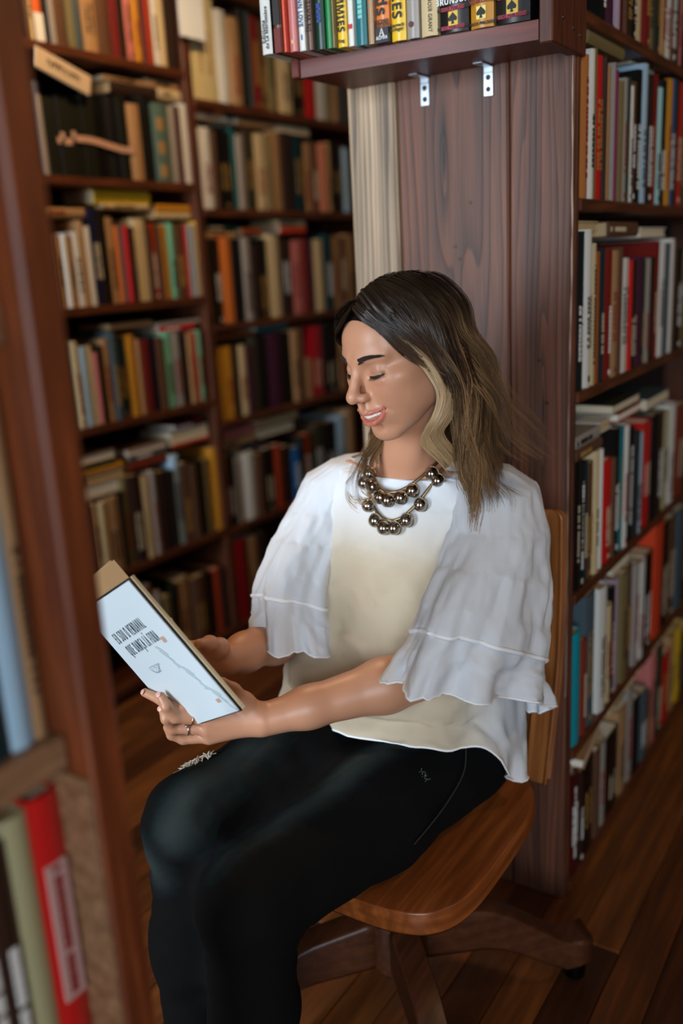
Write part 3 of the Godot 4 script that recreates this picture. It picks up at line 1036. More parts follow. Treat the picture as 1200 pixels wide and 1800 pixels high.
# ---------------------------------------------------------------- books
const COVERS := {
	"black": [Color(.055, .05, .048), "black"], "black_white_print": [Color(.06, .055, .052), "black"], "blue": [Color(.06, .30, .50), "blue"],
	"brown": [Color(.34, .23, .16), "brown"], "cream": [Color(.74, .66, .50), "cream"], "cream_print": [Color(.70, .64, .50), "cream"], "cream_wide": [Color(.80, .74, .55), "wide cream"],
	"crimson": [Color(.62, .08, .14), "crimson"], "cyan": [Color(.06, .56, .62), "cyan"], "cyan_white": [Color(.60, .80, .82), "pale cyan"], "dark_brown": [Color(.17, .105, .08), "dark brown"],
	"dark_green": [Color(.06, .20, .14), "dark green"], "dark_olive": [Color(.20, .18, .12), "dark olive"], "dark_red": [Color(.42, .09, .07), "dark red"], "dark_teal": [Color(.04, .16, .18), "dark teal"],
	"green": [Color(.10, .45, .22), "green"], "green_tan": [Color(.30, .38, .34), "grey-green"], "grey": [Color(.56, .53, .50), "grey"], "lilac": [Color(.62, .54, .60), "lilac"],
	"magenta": [Color(.50, .16, .36), "magenta"], "maroon": [Color(.28, .06, .09), "maroon"], "maroon_white_print": [Color(.26, .05, .07), "maroon"], "mint": [Color(.44, .70, .58), "mint"],
	"mustard": [Color(.70, .48, .13), "mustard"], "navy": [Color(.09, .08, .16), "navy"], "olive": [Color(.44, .39, .25), "olive"], "orange": [Color(.82, .46, .20), "orange"],
	"orange_brown": [Color(.56, .30, .13), "orange-brown"], "orange_red": [Color(.78, .25, .13), "orange-red"], "orange_white": [Color(.80, .36, .14), "orange"], "pale_blue": [Color(.60, .72, .80), "pale blue"],
	"pale_olive": [Color(.60, .58, .44), "pale olive"], "pink": [Color(.72, .42, .40), "pink"], "plum": [Color(.24, .10, .18), "plum"], "red": [Color(.70, .10, .09), "red"],
	"red_brown": [Color(.45, .17, .10), "red-brown"], "rust": [Color(.58, .20, .09), "rust"], "salmon": [Color(.80, .50, .40), "salmon"], "slate": [Color(.26, .32, .35), "slate"],
	"tan": [Color(.62, .48, .33), "tan"], "tan_red_print": [Color(.66, .42, .22), "tan"], "teal": [Color(.05, .38, .40), "teal"], "teal_black": [Color(.03, .10, .12), "black-teal"],
	"white": [Color(.80, .80, .77), "white"], "yellow": [Color(.86, .70, .16), "yellow"]}

func cover_mat(kind: String, gloss: bool) -> StandardMaterial3D:
	var key := "cover_%s_%s" % [kind, gloss]
	if mats.has(key):
		return mats[key]
	return plain(key, COVERS[kind][0], .30 if gloss else .62, .5 if gloss else .35)

func cover_shape(w: float, h: float, d: float, t: float, bow: float) -> ArrayMesh:
	# two boards and a slightly rounded spine in one piece; spine at z 0, boards running back to -d
	var prof := PackedVector2Array([Vector2(0, -d), Vector2(0, -bow * 1.4)])
	for k in 7:
		var s := k / 6.0
		prof.append(Vector2(w * s, -bow * (1.0 - sin(PI * s))))
	prof.append_array([Vector2(w, -bow * 1.4), Vector2(w, -d), Vector2(w - t, -d), Vector2(w - t, -bow - t), Vector2(t, -bow - t), Vector2(t, -d)])
	var st := begin()
	st.set_smooth_group(-1)
	var n := prof.size()
	for i in n:
		var a := prof[i]
		var b := prof[(i + 1) % n]
		st.set_smooth_group(1 if i >= 2 and i < 8 else -1)
		quad(st, Vector3(a.x, 0, a.y), Vector3(a.x, h, a.y), Vector3(b.x, h, b.y), Vector3(b.x, 0, b.y))
	st.set_smooth_group(-1)
	var tri := Geometry2D.triangulate_polygon(prof)
	for k in range(0, tri.size(), 3):
		var p := prof[tri[k]]
		var q := prof[tri[k + 1]]
		var r := prof[tri[k + 2]]
		if (q - p).cross(r - p) < 0:
			var x := q
			q = r
			r = x
		for y in [0.0, h]:
			var l := [p, q, r] if y > 0 else [p, r, q]
			for c in l:
				st.add_vertex(Vector3(c.x, y, c.y))
	return done(st)

func dashes(w: float, h: float, from: float, to: float, lines: int, bow: float, solid := false) -> ArrayMesh:
	# blocked lettering on a spine too far off to read: rows of short raised marks
	var st := begin()
	for l in lines:
		var xc := w * (l + 1.0) / (lines + 1.0)
		var lw := minf(w * .42 / lines, .009)
		var y := h * from
		while y < h * to:
			var len := minf(rng.randf_range(.4, .9) * lw + .0015, h * (to - from) * .2)
			if solid:
				len = h * (to - from)
			var zz := -bow * (1.0 - sin(PI * xc / w)) + .0004
			box_into(st, Vector3(xc - lw * .5, y, zz - .0008), Vector3(xc + lw * .5, minf(y + len, h * to), zz + .0003))
			y += len + (.0016 if rng.randf() < .8 else .006)
	return done(st)

func fill_book(o: Node3D, kind: String, w: float, h: float, d: float, gloss: bool, fancy := true) -> void:
	var t := minf(.0022, w * .14)
	var bow := minf(w * .16, .005)
	put("cover", cover_shape(w, h, d, t, bow), cover_mat(kind, gloss), o)
	var paper: StandardMaterial3D = [plain("paper_a", Color(.80, .75, .64), .9, .2), plain("paper_b", Color(.72, .62, .46), .9, .2), plain("paper_c", Color(.86, .84, .78), .9, .2)][rng.randi() % 3]
	put("pages", box(Vector3(t, .003, -d + .004), Vector3(w - t, h - .003, -bow - t), 0.0), paper, o)
	if fancy and w > .011 and rng.randf() < (.75 if gloss else .5):
		var dark: bool = COVERS[kind][0].get_luminance() < .33
		var ink: StandardMaterial3D = [plain("ink_pale", Color(.74, .68, .56), .6), plain("ink_gold", Color(.62, .47, .22), .45), plain("ink_white", Color(.84, .84, .82), .6)][rng.randi() % 3] if dark else [plain("ink_black", Color(.07, .06, .06), .6), plain("ink_brown", Color(.24, .13, .08), .6), plain("ink_red", Color(.50, .10, .08), .6)][rng.randi() % 3]
		var a := rng.randf_range(.10, .30)
		put("lettering", dashes(w, h, a, a + rng.randf_range(.30, .5), 2 if w > .034 else 1, bow), ink, o)
		if rng.randf() < .4:
			put("publisher_mark", dashes(w, h, .035, .075, 1, bow, true), ink, o)
	if kind == "black_white_print" or kind == "maroon_white_print" or kind == "cream_print" or kind == "tan_red_print":
		var ink2: StandardMaterial3D = plain("ink_white", Color(.84, .84, .82), .6) if kind.contains("white") else (plain("ink_black", Color(.07, .06, .06), .6) if kind == "cream_print" else plain("ink_red", Color(.50, .10, .08), .6))
		put("lettering", dashes(w, h, .15, .85, 1, bow), ink2, o)
	if kind == "orange_white":
		put("band", box(Vector3(-.0006, .0, -.03), Vector3(w + .0006, .075, .0007), .0004), plain("ink_white", Color(.84, .84, .82), .6), o)
	if kind == "green_tan":
		for k in 3:
			put("panel", box(Vector3(w * .18, h * (.06 + .30 * k), -.004), Vector3(w * .56, h * (.22 + .30 * k), .0007), .0004), plain("tan_panel", Color(.60, .45, .24), .6), o)

func thickness_word(w: float) -> String:
	return "slim" if w < .015 else ("thick" if w > .034 else "")

const NTH := ["first", "second", "third", "fourth", "fifth", "sixth", "seventh", "eighth", "ninth", "tenth", "eleventh", "twelfth", "thirteenth", "fourteenth", "fifteenth", "sixteenth", "seventeenth", "eighteenth", "nineteenth", "twentieth", "twenty-first", "twenty-second", "twenty-third", "twenty-fourth", "twenty-fifth", "twenty-sixth"]
const CASES := {"R": "right bookcase", "L": "rear left bay", "RL": "rear right bay"}

func shelve_books() -> void:
	var list := []
	var seen := {}
	for row in shelf_rows():
		var fam: String = row[0]
		var x: float = row[4]
		var items: PackedStringArray = row[5].split(", ")
		var at := []
		for it in items:
			var q := it.split(" ")
			x += q[1].to_float() / 1000.0
			var w := q[2].to_float() / 1000.0
			at.append([q[0], x, w, q[3].to_float() / 1000.0])
			x += w
		for i in at.size():
			var b: Array = at[i]
			var pre := ("%s %s" % [thickness_word(b[2]), COVERS[b[0]][1]]).strip_edges()
			var lab := ""
			if i == 0:
				lab = "%s book at the left end of the %s of %s" % [pre, row[1], CASES[fam]]
			elif i == at.size() - 1:
				lab = "%s book, last at right on %s of %s" % [pre, row[1], CASES[fam]]
			else:
				lab = "%s book between %s and %s, %s of %s" % [pre, COVERS[at[i - 1][0]][1], COVERS[at[i + 1][0]][1], row[1], CASES[fam]]
			seen[lab] = seen.get(lab, 0) + 1
			var far := Vector3(b[1], row[3] + .12, row[2]).distance_to(Vector3(0, 1.4, 0))
			list.append([b, row, lab, b[2] * b[3] / (far * far) * (.25 + COVERS[b[0]][0].get_luminance()), i])
	var order := list.duplicate()
	order.sort_custom(func(p, q): return p[3] > q[3])
	var least: float = order[mini(251, order.size() - 1)][3]
	var rest := begin()
	var rest_n := 0
	for e in list:
		var b: Array = e[0]
		var row: Array = e[1]
		var fam: String = row[0]
		var right := fam == "R"
		var w: float = b[2] - .0006
		var h: float = b[3]
		var d := rng.randf_range(.13, .17) if h < .24 else rng.randf_range(.16, .20)
		var z: float = (-.580 - rng.randf_range(.0, .006)) if right else (-2.204 - rng.randf_range(.0, .009))
		var at := Vector3(b[1] + .0003, row[3], z)
		if e[3] < least:
			rest.set_color(COVERS[b[0]][0].srgb_to_linear())
			box_into(rest, at + Vector3(0, .0005, -d), at + Vector3(w, h, 0), .001)
			rest_n += 1
			continue
		var lab: String = e[2]
		if seen[lab] > 1:
			lab = "%s %s book, %s from left, %s of %s" % [thickness_word(b[2]), COVERS[b[0]][1], NTH[e[4]], row[1], CASES[fam]]
			lab = lab.strip_edges()
		var o := thing("book", lab, "book", at, "books on the %s of %s" % [row[1], CASES[fam]])
		fill_book(o, b[0], w, h, d, (rng.randf() < .75) if right else (rng.randf() < .2), not (fam == "L" and row[1] == "second shelf"))
	if rest_n:
		var o := put("narrow_books", done(rest), plain("narrow", Color.WHITE, .5), self)
		(o.material_override as StandardMaterial3D).vertex_color_use_as_albedo = true
		o.set_meta("kind", "stuff")
		tag(o, "slim, mostly dark books squeezed in between larger ones on the shelves", "books")
	print("books ", list.size() - rest_n, " stuff ", rest_n)

func lay_flat(kind: String, x0: float, x1: float, y: float, thick: float, z: float, label: String, group: String, show_pages := false, turn := 0.0, tilt := 0.0) -> float:
	# a book lying on its side on top of a row: spine (or page ends) to the front
	var o := thing("flat_book", label, "book", Vector3((x0 + x1) * .5, y, z), group)
	var body := Transform3D(Basis(Vector3.BACK, -PI / 2), Vector3.ZERO)
	var L := x1 - x0
	var inner := Node3D.new()
	fill_book(o, kind, thick, L, .15, false, true)
	for c in o.get_children():
		var f := Transform3D(Basis(Vector3.BACK, -PI / 2), Vector3(-L * .5, thick, 0))
		if show_pages:
			f = Transform3D(Basis(Vector3.UP, PI), Vector3(0, 0, -.15)) * f
		c.transform = f * c.transform
	inner.free()
	o.rotation = Vector3(0, turn, tilt)
	return y + thick

# ---------------------------------------------------------------- books, shelf by shelf
# each entry: cover, gap before it, thickness, height (millimetres), in order along the shelf
func shelf_rows() -> Array:
	return [
		["R", "top shelf", -0.586, 1.804, 1.8345, "black 0 26 205, plum 0 41 205, lilac 17 20 220, maroon 0 35 205, brown 0 16 205, dark_brown 0 36 205, black_white_print 0 30 205, cream 0 49 205, dark_red 7 42 205, olive 0 39 220, black 0 19 205, dark_green 0 36 205, tan 0 39 205, white 0 54 220, brown 0 42 246, black 0 18 205, pink 0 35 205, black 0 49 220, cream 0 59 205"],
		["R", "second shelf", -0.586, 1.492, 1.7358, "tan_red_print 0 38 246, white 0 24 259, olive 0 19 264, red 1 42 256, dark_brown 0 13 258, tan 0 32 245, grey 0 11 253, magenta 2 35 244, olive 2 24 227, grey 1 24 236, dark_green 1 14 240, white 0 29 226, brown 2 32 238, black 0 35 265, pale_blue 1 39 281, dark_brown 0 45 265, dark_red 0 34 270, cyan_white 4 44 249, black 0 43 270, mustard 2 36 277, blue 2 37 282, black 0 23 284, red 2 51 282, brown 0 40 280"],
		["R", "third shelf", -0.586, 1.136, 1.7226, "teal_black 0 45 298, white 1 36 302, cream_print 3 18 276, orange_brown 0 35 260, dark_teal 1 34 265, dark_red 0 31 263, tan 2 49 260, brown 0 21 266, white 1 58 243, red 0 18 238, black 0 48 237, plum 2 44 242, dark_green 0 27 237, grey 2 36 238, black 0 46 240, dark_red 0 38 276, white 2 45 273, slate 0 42 270, white 2 45 280, brown 1 32 274, black 2 50 255, olive 0 54 249, navy 0 56 253"],
		["R", "fourth shelf", -0.586, 0.718, 1.7358, "black 0 19 273, black_white_print 1 21 269, dark_teal 1 25 264, brown 1 47 256, cream 0 33 273, white 6 24 269, red 16 51 235, brown 0 15 234, black 0 38 296, teal 0 21 293, white 0 39 291, black_white_print 2 58 276, black 0 18 263, pale_blue 0 56 250, red 7 72 267, black 0 54 273, dark_brown 3 54 270, pale_olive 5 53 264, white 3 70 272, red_brown 9 111 256, black 0 65 235"],
		["R", "fifth shelf", -0.586, 0.36, 1.7266, "cyan 0 54 262, red_brown 3 34 226, slate 2 61 315, white 19 55 307, cream 2 39 245, black 0 23 280, lilac 1 43 288, olive 10 54 284, brown 0 48 287, grey 11 36 275, white 0 60 268, black 0 90 266, orange_red 5 91 323, black 0 64 302, brown 3 77 300, slate 4 89 305, black 0 106 280"],
		["R", "bottom shelf", -0.586, 0.03, 1.7255, "maroon_white_print 0 60 258, dark_brown 2 23 235, black 2 82 237, brown 3 43 226, grey 0 51 223, black 1 98 214, tan 3 73 239, grey 0 57 270, black 0 56 214, slate 3 70 202, brown 2 36 178, pink 2 64 286, dark_green 2 59 271, red 3 85 215, tan 5 58 244, yellow 0 89 245, dark_brown 4 115 205"],
		["L", "top shelf", -2.21, 2.045, 1.8722, "brown 0 17 205, cream 1 20 265, orange_white 2 31 265, black 1 19 235, grey 1 19 205, brown 1 45 250, olive 0 21 205, slate 0 38 205, tan 1 56 265, brown 0 56 265, dark_red 3 28 205, black 1 27 220, pink 2 34 265, mustard 1 34 205, plum 1 15 235, rust 1 37 265, white 1 26 235, cream 1 30 235, dark_brown 4 59 265"],
		["RL", "top shelf", -2.21, 1.966, 2.571, "cream_wide 0 125 330, white 5 57 302, tan 7 57 288, black 2 34 322, slate 2 36 322, dark_red 2 39 311, brown 2 38 308, olive 3 48 310, cream 27 78 328, black 6 77 323, red 4 71 306, white 5 85 320, olive 2 34 311, tan 2 49 316, slate 2 74 306, brown 3 60 326"],
		["L", "second shelf", -2.21, 1.69, 1.8727, "grey 0 27 249, black 1 45 214, black 1 45 221, black 1 47 224, black 1 47 231, black 1 51 234, black 1 48 242, black 1 36 245, tan 3 54 228, black 3 54 260, green_tan 4 71 241, grey 2 36 242, maroon 0 15 244, black 0 6 241, white 2 55 253"],
		["RL", "second shelf", -2.21, 1.61, 2.5692, "white 0 46 268, brown 2 26 260, black 2 81 265, teal 2 25 274, grey 3 46 257, dark_olive 2 58 278, cream 6 71 272, olive 2 28 276, tan 6 60 287, dark_brown 2 67 290, dark_teal 2 76 286, tan 6 46 264, brown 1 46 267, salmon 2 66 267, tan 1 30 275, black 2 78 279, pale_blue 2 59 261"],
		["L", "third shelf", -2.21, 1.315, 1.8622, "brown 0 14 210, tan 1 25 210, white 1 19 214, tan 1 23 206, white 1 27 218, tan 1 21 252, white 1 24 235, navy 1 37 287, black 1 27 279, tan 2 32 262, orange 1 16 236, slate 1 17 240, red 1 16 236, black 1 23 231, cream 3 56 259, black 1 13 236, rust 1 34 245, brown 1 16 236, mustard 1 34 241, mint 1 32 246, brown 1 48 241, red 1 10 241, pale_blue 1 27 242, grey 1 15 242, yellow 2 35 251"],
		["RL", "third shelf", -2.21, 1.21, 2.5442, "black 0 38 299, dark_brown 1 41 298, orange 2 61 303, black 2 55 298, grey 3 47 302, dark_brown 1 40 276, black 2 59 296, cream 12 70 312, dark_brown 2 72 295, pink 4 74 289, dark_red 2 35 294, plum 1 41 294, cream 4 73 292, dark_teal 15 52 311, tan 3 59 303, brown 2 44 301, tan 2 69 311"],
		["L", "fourth shelf", -2.21, 0.95, 1.8921, "cream 0 22 265, pale_blue 2 32 246, cream 1 21 247, pink 1 15 224, black 1 25 243, tan 1 27 261, slate 1 30 280, dark_teal 1 42 259, mustard 2 36 264, tan 1 22 248, dark_red 1 31 241, navy 1 36 247, brown 1 40 243, mint 6 35 258, grey 4 37 254, black 1 30 242, tan 1 31 243, orange_red 1 19 246, mint 1 26 249"],
		["RL", "fourth shelf", -2.21, 0.86, 2.5932, "mustard 0 44 267, black 1 31 268, cream 3 47 263, plum 2 35 259, dark_olive 2 39 288, black 2 55 283, plum 7 85 289, black 2 69 286, tan 3 48 290, brown 2 36 294, tan 2 46 165, crimson 2 88 293, black 2 114 297, tan 2 61 279"],
		["L", "fifth shelf", -2.21, 0.46, 1.8426, "black 0 38 245, tan 1 27 245, cream 1 36 241, tan 1 56 247, black 1 21 260, olive 1 28 299, dark_brown 1 51 299, cream 3 38 284, grey 1 33 294, dark_brown 1 57 284, black 1 26 279, pale_blue 3 36 324, brown 1 46 287, brown 1 28 274, black 1 42 281, olive 1 32 278, mustard 17 40 312"],
		["RL", "fifth shelf", -2.21, 0.45, 2.5268, "black 0 73 276, grey 2 43 245, white 12 63 266, brown 2 55 248, black 2 71 256, rust 3 50 258, dark_brown 2 68 241, blue 4 52 224, black 2 29 263, rust 2 42 266, dark_olive 33 79 292, black 2 94 288, pale_blue 2 78 298, tan 3 66 316"],
		["L", "bottom shelf", -2.21, 0.06, 2.0655, "brown 0 41 307, grey 2 36 271, olive 2 46 240, black 2 36 271, tan 2 60 278, brown 8 77 260, black 2 44 251, rust 2 41 255, dark_brown 2 44 241"],
		["RL", "bottom shelf", -2.21, 0.06, 2.5507, "crimson 0 70 330, black 2 12 315, tan 2 66 317, dark_brown 2 60 317"],
	]

# ---------------------------------------------------------------- swivel chair
func build_chair() -> void:
	var honey := wood("chair_seat", Color(.42, .21, .085), Color(.66, .37, .17), 0, .30, 31, 6.0)
	var honey_v := wood("chair_back", Color(.40, .22, .09), Color(.66, .42, .21), 1, .35, 32, 6.0)
	var leg_w := wood("chair_leg", Color(.22, .11, .055), Color(.40, .22, .12), 0, .4, 33, 7.0)
	var iron := metal("iron", Color(.12, .11, .10), .45)
	var C := Vector3(1.235, 0, -.750)
	var o := thing("swivel_chair", "worn wooden swivel chair with a broad scooped seat, under the reader", "chair", C)
	# seat: a rounded slab, scooped in two hollows with a ridge towards the front
	var rows := []
	var N := 72
	var layers := [[0.0, .0], [.35, .0], [.62, .0], [.80, .0], [.92, .0], [.975, .0], [1.0, -.006], [1.0, -.040], [.985, -.047], [.60, -.048], [0.0, -.048]]
	for l in layers:
		var r := PackedVector3Array()
		for i in N:
			var an := TAU * i / N
			var c := cos(an)
			var s := sin(an)
			var px := signf(c) * pow(absf(c), .45) * (.235 if c > 0 else .240)
			var pz := signf(s) * pow(absf(s), .45) * (.228 - .020 * maxf(c, 0.0))
			var p := Vector3(px, 0, pz) * float(l[0])
			p.y = .452 + l[1]
			if l[1] == 0.0:
				var q := Vector2(p.x / .2, p.z / .2)
				p.y -= .016 * exp(-pow(q.length(), 2.0) * .9) - .006 * exp(-pow(p.z / .03, 2.0)) * smoothstep(.05, -.2, p.x)
				p.y -= .004 * smoothstep(.9, 1.0, l[0])
			r.append(p)
		rows.append(r)
	put("seat", grid_mesh(rows, true), honey, o)
	# back: two shaped posts, a crest rail and splats between
	for q in [-1.0, 1.0]:
		var rr := []
		for k in 13:
			var t := k / 12.0
			var y := .440 + .500 * t
			var x := .222 + .062 * t + .018 * sin(t * PI)
			var w := .024 + .004 * t
			var d := .014
			var ring_p := PackedVector3Array()
			for c in [[-1, -1], [1, -1], [1, 1], [-1, 1]]:
				for m in [[.75, 1.0], [1.0, .75]]:
					var mm: Array = m if c[0] * c[1] > 0 else [m[1], m[0]]
					ring_p.append(Vector3(x + c[0] * d * mm[0], y - (.012 if k == 12 and mm[0] + mm[1] > 9 else 0.0), q * (.188 + .004 * sin(t * 3.0)) + c[1] * w * mm[1]))
			rr.append(ring_p)
		for e in [[.86, .008], [.55, .014]]:      # rounded head
			var mid := Vector3.ZERO
			for p in rr[12]:
				mid += p / 8.0
			var cap_r := PackedVector3Array()
			for p in rr[12]:
				cap_r.append(mid + (p - mid) * float(e[0]) + Vector3(0, e[1], 0))
			rr.append(cap_r)
		rr.push_front(flat_end(rr[0]))
		rr.append(flat_end(rr[rr.size() - 1]))
		put("back_post", grid_mesh(rr, true), honey_v, o)
	for k in 3:
		var y0: float = [.855, .70, .545][k]
		var hh: float = [.085, .05, .05][k]
		var rr := []
		for j in 13:
			var t := j / 12.0 * 2.0 - 1.0
			var x := .222 + .062 * (y0 - .44) / .5 + .018 + .030 * (1.0 - t * t)
			var rp := PackedVector3Array()
			for c in [[-1, 0], [-1, 1], [1, 1], [1, 0]]:
				rp.append(Vector3(x + c[0] * .010, y0 + c[1] * hh, t * .180))
			rr.append(rp)
		rr.push_front(flat_end(rr[0]))
		rr.append(flat_end(rr[rr.size() - 1]))
		put("back_rail", grid_mesh(rr, true), honey_v, o)
	# iron screw and hub, four arched feet
	var hub := lathe(PackedVector2Array([Vector2(.0, .41), Vector2(.085, .41), Vector2(.09, .395), Vector2(.03, .375), Vector2(.024, .36), Vector2(.024, .25), Vector2(.0, .25)]), 24)
	put("spindle", hub, iron, o)
	put("hub", lathe(PackedVector2Array([Vector2(.0, .262), Vector2(.048, .262), Vector2(.056, .25), Vector2(.056, .13), Vector2(.046, .115), Vector2(.0, .115)]), 28), leg_w, o)
	for k in 4:
		var an := PI / 4 + k * PI / 2
		var dir := Vector3(cos(an), 0, sin(an))
		var side := Vector3(-sin(an), 0, cos(an))
		var rr := []
		for j in 15:
			var t := j / 14.0
			var r := .04 + .345 * t
			var yt := .235 - .070 * t - .085 * smoothstep(.35, 1.0, t) + .026 * smoothstep(.86, 1.0, t)
			var th := .105 - .045 * t
			var w := .027 + .006 * smoothstep(.75, 1.0, t)
			var rp := PackedVector3Array()
			for c in [[-.8, 0.0], [.8, 0.0], [1, -.12], [1, -.88], [.8, -1.0], [-.8, -1.0], [-1, -.88], [-1, -.12]]:
				rp.append(dir * r + side * (c[0] * w) + Vector3(0, yt + c[1] * th, 0))
			rr.append(rp)
		rr.push_front(flat_end(rr[0]))
		rr.append(flat_end(rr[rr.size() - 1]))
		var leg := put("leg", grid_mesh(rr, true), leg_w, o)
		put("foot", lathe(PackedVector2Array([Vector2(0, .052), Vector2(.018, .052), Vector2(.022, .042), Vector2(.022, .006), Vector2(.018, .0), Vector2(0, .0)]), 18), iron, leg, dir * .362)

func flat_end(r: PackedVector3Array) -> PackedVector3Array:
	var c := Vector3.ZERO
	for p in r:
		c += p
	c /= r.size()
	var out := PackedVector3Array()
	for p in r:
		out.append(c + (p - c) * .02)
	return out

# ---------------------------------------------------------------- the book she reads
func open_book() -> void:
	var TL := Vector3(.862, .909, -1.059)
	var TR := Vector3(.822, .995, -.906)
	var BR := Vector3(.882, .800, -.781)
	var xa := (TR - TL).normalized()
	var ya := (TR - BR).normalized()
	var za := xa.cross(ya).normalized()          # out of the cover, towards the reader of the title
	ya = za.cross(xa)
	var w := .180
	var h := .240
	var o := thing("open_book", "open picture book with a pale blue-white cover, held up by the reader", "book", TR - xa * w * .5 - ya * h * .5)
	o.basis = Basis(xa, ya, za)
	var white := plain("book_cover", Color(.80, .85, .87), .35)
	var dark := plain("book_lining", Color(.035, .04, .045), .6)
	var cream := plain("book_pages", Color(.86, .79, .64), .85)
	var hw := w * .5
	var hh := h * .5
	for m in [cream, plain("book_flap", Color(.86, .82, .72), .7)]:
		m.backlight_enabled = true
		m.backlight = Color(.7, .66, .55)
	# near half: cover, dark endpaper that shows along two edges, block of pages
	put("cover", bent(hw, hh, .0, .0016, 0.0), white, o)
	put("endpaper", bent(hw + .002, hh + .003, -.0030, .0010, .0), dark, o)
	put("pages", bent(hw + .004, hh + .002, -.0052, .0050, .0), cream, o)
	# far half, turned back about the spine
	var far := Node3D.new()
	far.name = "far_half"
	o.add_child(far, true)
	far.transform = Transform3D(Basis(Vector3.UP, deg_to_rad(-50.0)), Vector3(-hw, .028, -.012)) * Transform3D(Basis(), Vector3(-hw, 0, 0))
	put("pages", bent(hw, hh, .0, .0060, .016), plain("page_lit", Color(.93, .90, .82), .85), far)  # far pages coloured paler than the near ones, as if brightly lit
	put("cover", bent(hw + .003, hh + .003, .0020, .0016, .016), plain("book_flap", Color(.84, .80, .68), .7), far)
	var ink := plain("cover_ink", Color(.16, .19, .22), .6)
	words("EU SOU O VENDAVAL", .0185, o, "lettering", ink, Vector3(-.012, .058, .0004), .03, false, false, .32, 14)
	words("QUE DANÇA LÁ FORA", .0185, o, "lettering", ink, Vector3(-.004, .032, .0004), .03, false, false, .32, 14)
	# pencil drawing: a small bird, a stroke of grass and a pale figure
	var v := PackedVector3Array()
	var n := PackedVector3Array()
	var ix := PackedInt32Array()
	for k in 7:
		var pts := PackedVector3Array()
		for j in 9:
			var t := j / 8.0
			pts.append(Vector3(-.030 + .006 * k * .5 + .010 * cos(t * 5.0 + k), -.012 + .007 * sin(t * 4.0 + k * 1.3), .0012))
		tube_into(v, n, ix, pts, even(9, .0002), 3)
	put("drawing", arrays(v, n, ix), plain("pencil", Color(.52, .56, .60), .8), o)
	v = PackedVector3Array()
	n = PackedVector3Array()
	ix = PackedInt32Array()
	for k in 16:
		var a := Vector3(.020 + .004 * k * .9 - .002 * (k % 3), .020 - .0075 * k, .0010)
		var pts := PackedVector3Array()
		for j in 7:
			var t := j / 6.0
			pts.append(a + Vector3(.018 * t, -.022 * t + .006 * sin(t * 3.0 + k), 0))
		tube_into(v, n, ix, pts, even(7, .0005), 3)
	put("drawing", arrays(v, n, ix), plain("pale_wash", Color(.71, .77, .78), .8), o)
	put("stamp", box(Vector3(.052, .018, .0004), Vector3(.062, .028, .0008), .0002), plain("stamp", Color(.74, .58, .52), .7), o)
	put("stamp", box(Vector3(.058, -.098, .0004), Vector3(.068, -.091, .0008), .0002), plain("stamp", Color(.74, .58, .52), .7), o)

func bent(hw: float, hh: float, z: float, t: float, bow: float) -> ArrayMesh:
	# a sheet of thickness t, slightly curved across its width
	var st := begin()
	var N := 10
	for i in N:
		var a := float(i) / N
		var b := float(i + 1) / N
		var za := z + bow * sin(a * PI * .9)
		var zb := z + bow * sin(b * PI * .9)
		var xa := lerpf(-hw, hw, a)
		var xb := lerpf(-hw, hw, b)
		var f := [Vector3(xa, -hh, za), Vector3(xa, hh, za), Vector3(xb, hh, zb), Vector3(xb, -hh, zb)]
		var k := []
		for p in f:
			k.append(p - Vector3(0, 0, t))
		quad(st, f[0], f[1], f[2], f[3])
		quad(st, k[3], k[2], k[1], k[0])
		quad(st, f[1], k[1], k[2], f[2])
		quad(st, f[3], k[3], k[0], f[0])
		if i == 0:
			quad(st, f[0], k[0], k[1], f[1])
		if i == N - 1:
			quad(st, f[2], k[2], k[3], f[3])
	return done(st)

# ---------------------------------------------------------------- the reader: head
var head_at := Transform3D()      # set in _ready: x her left, y up, z forward

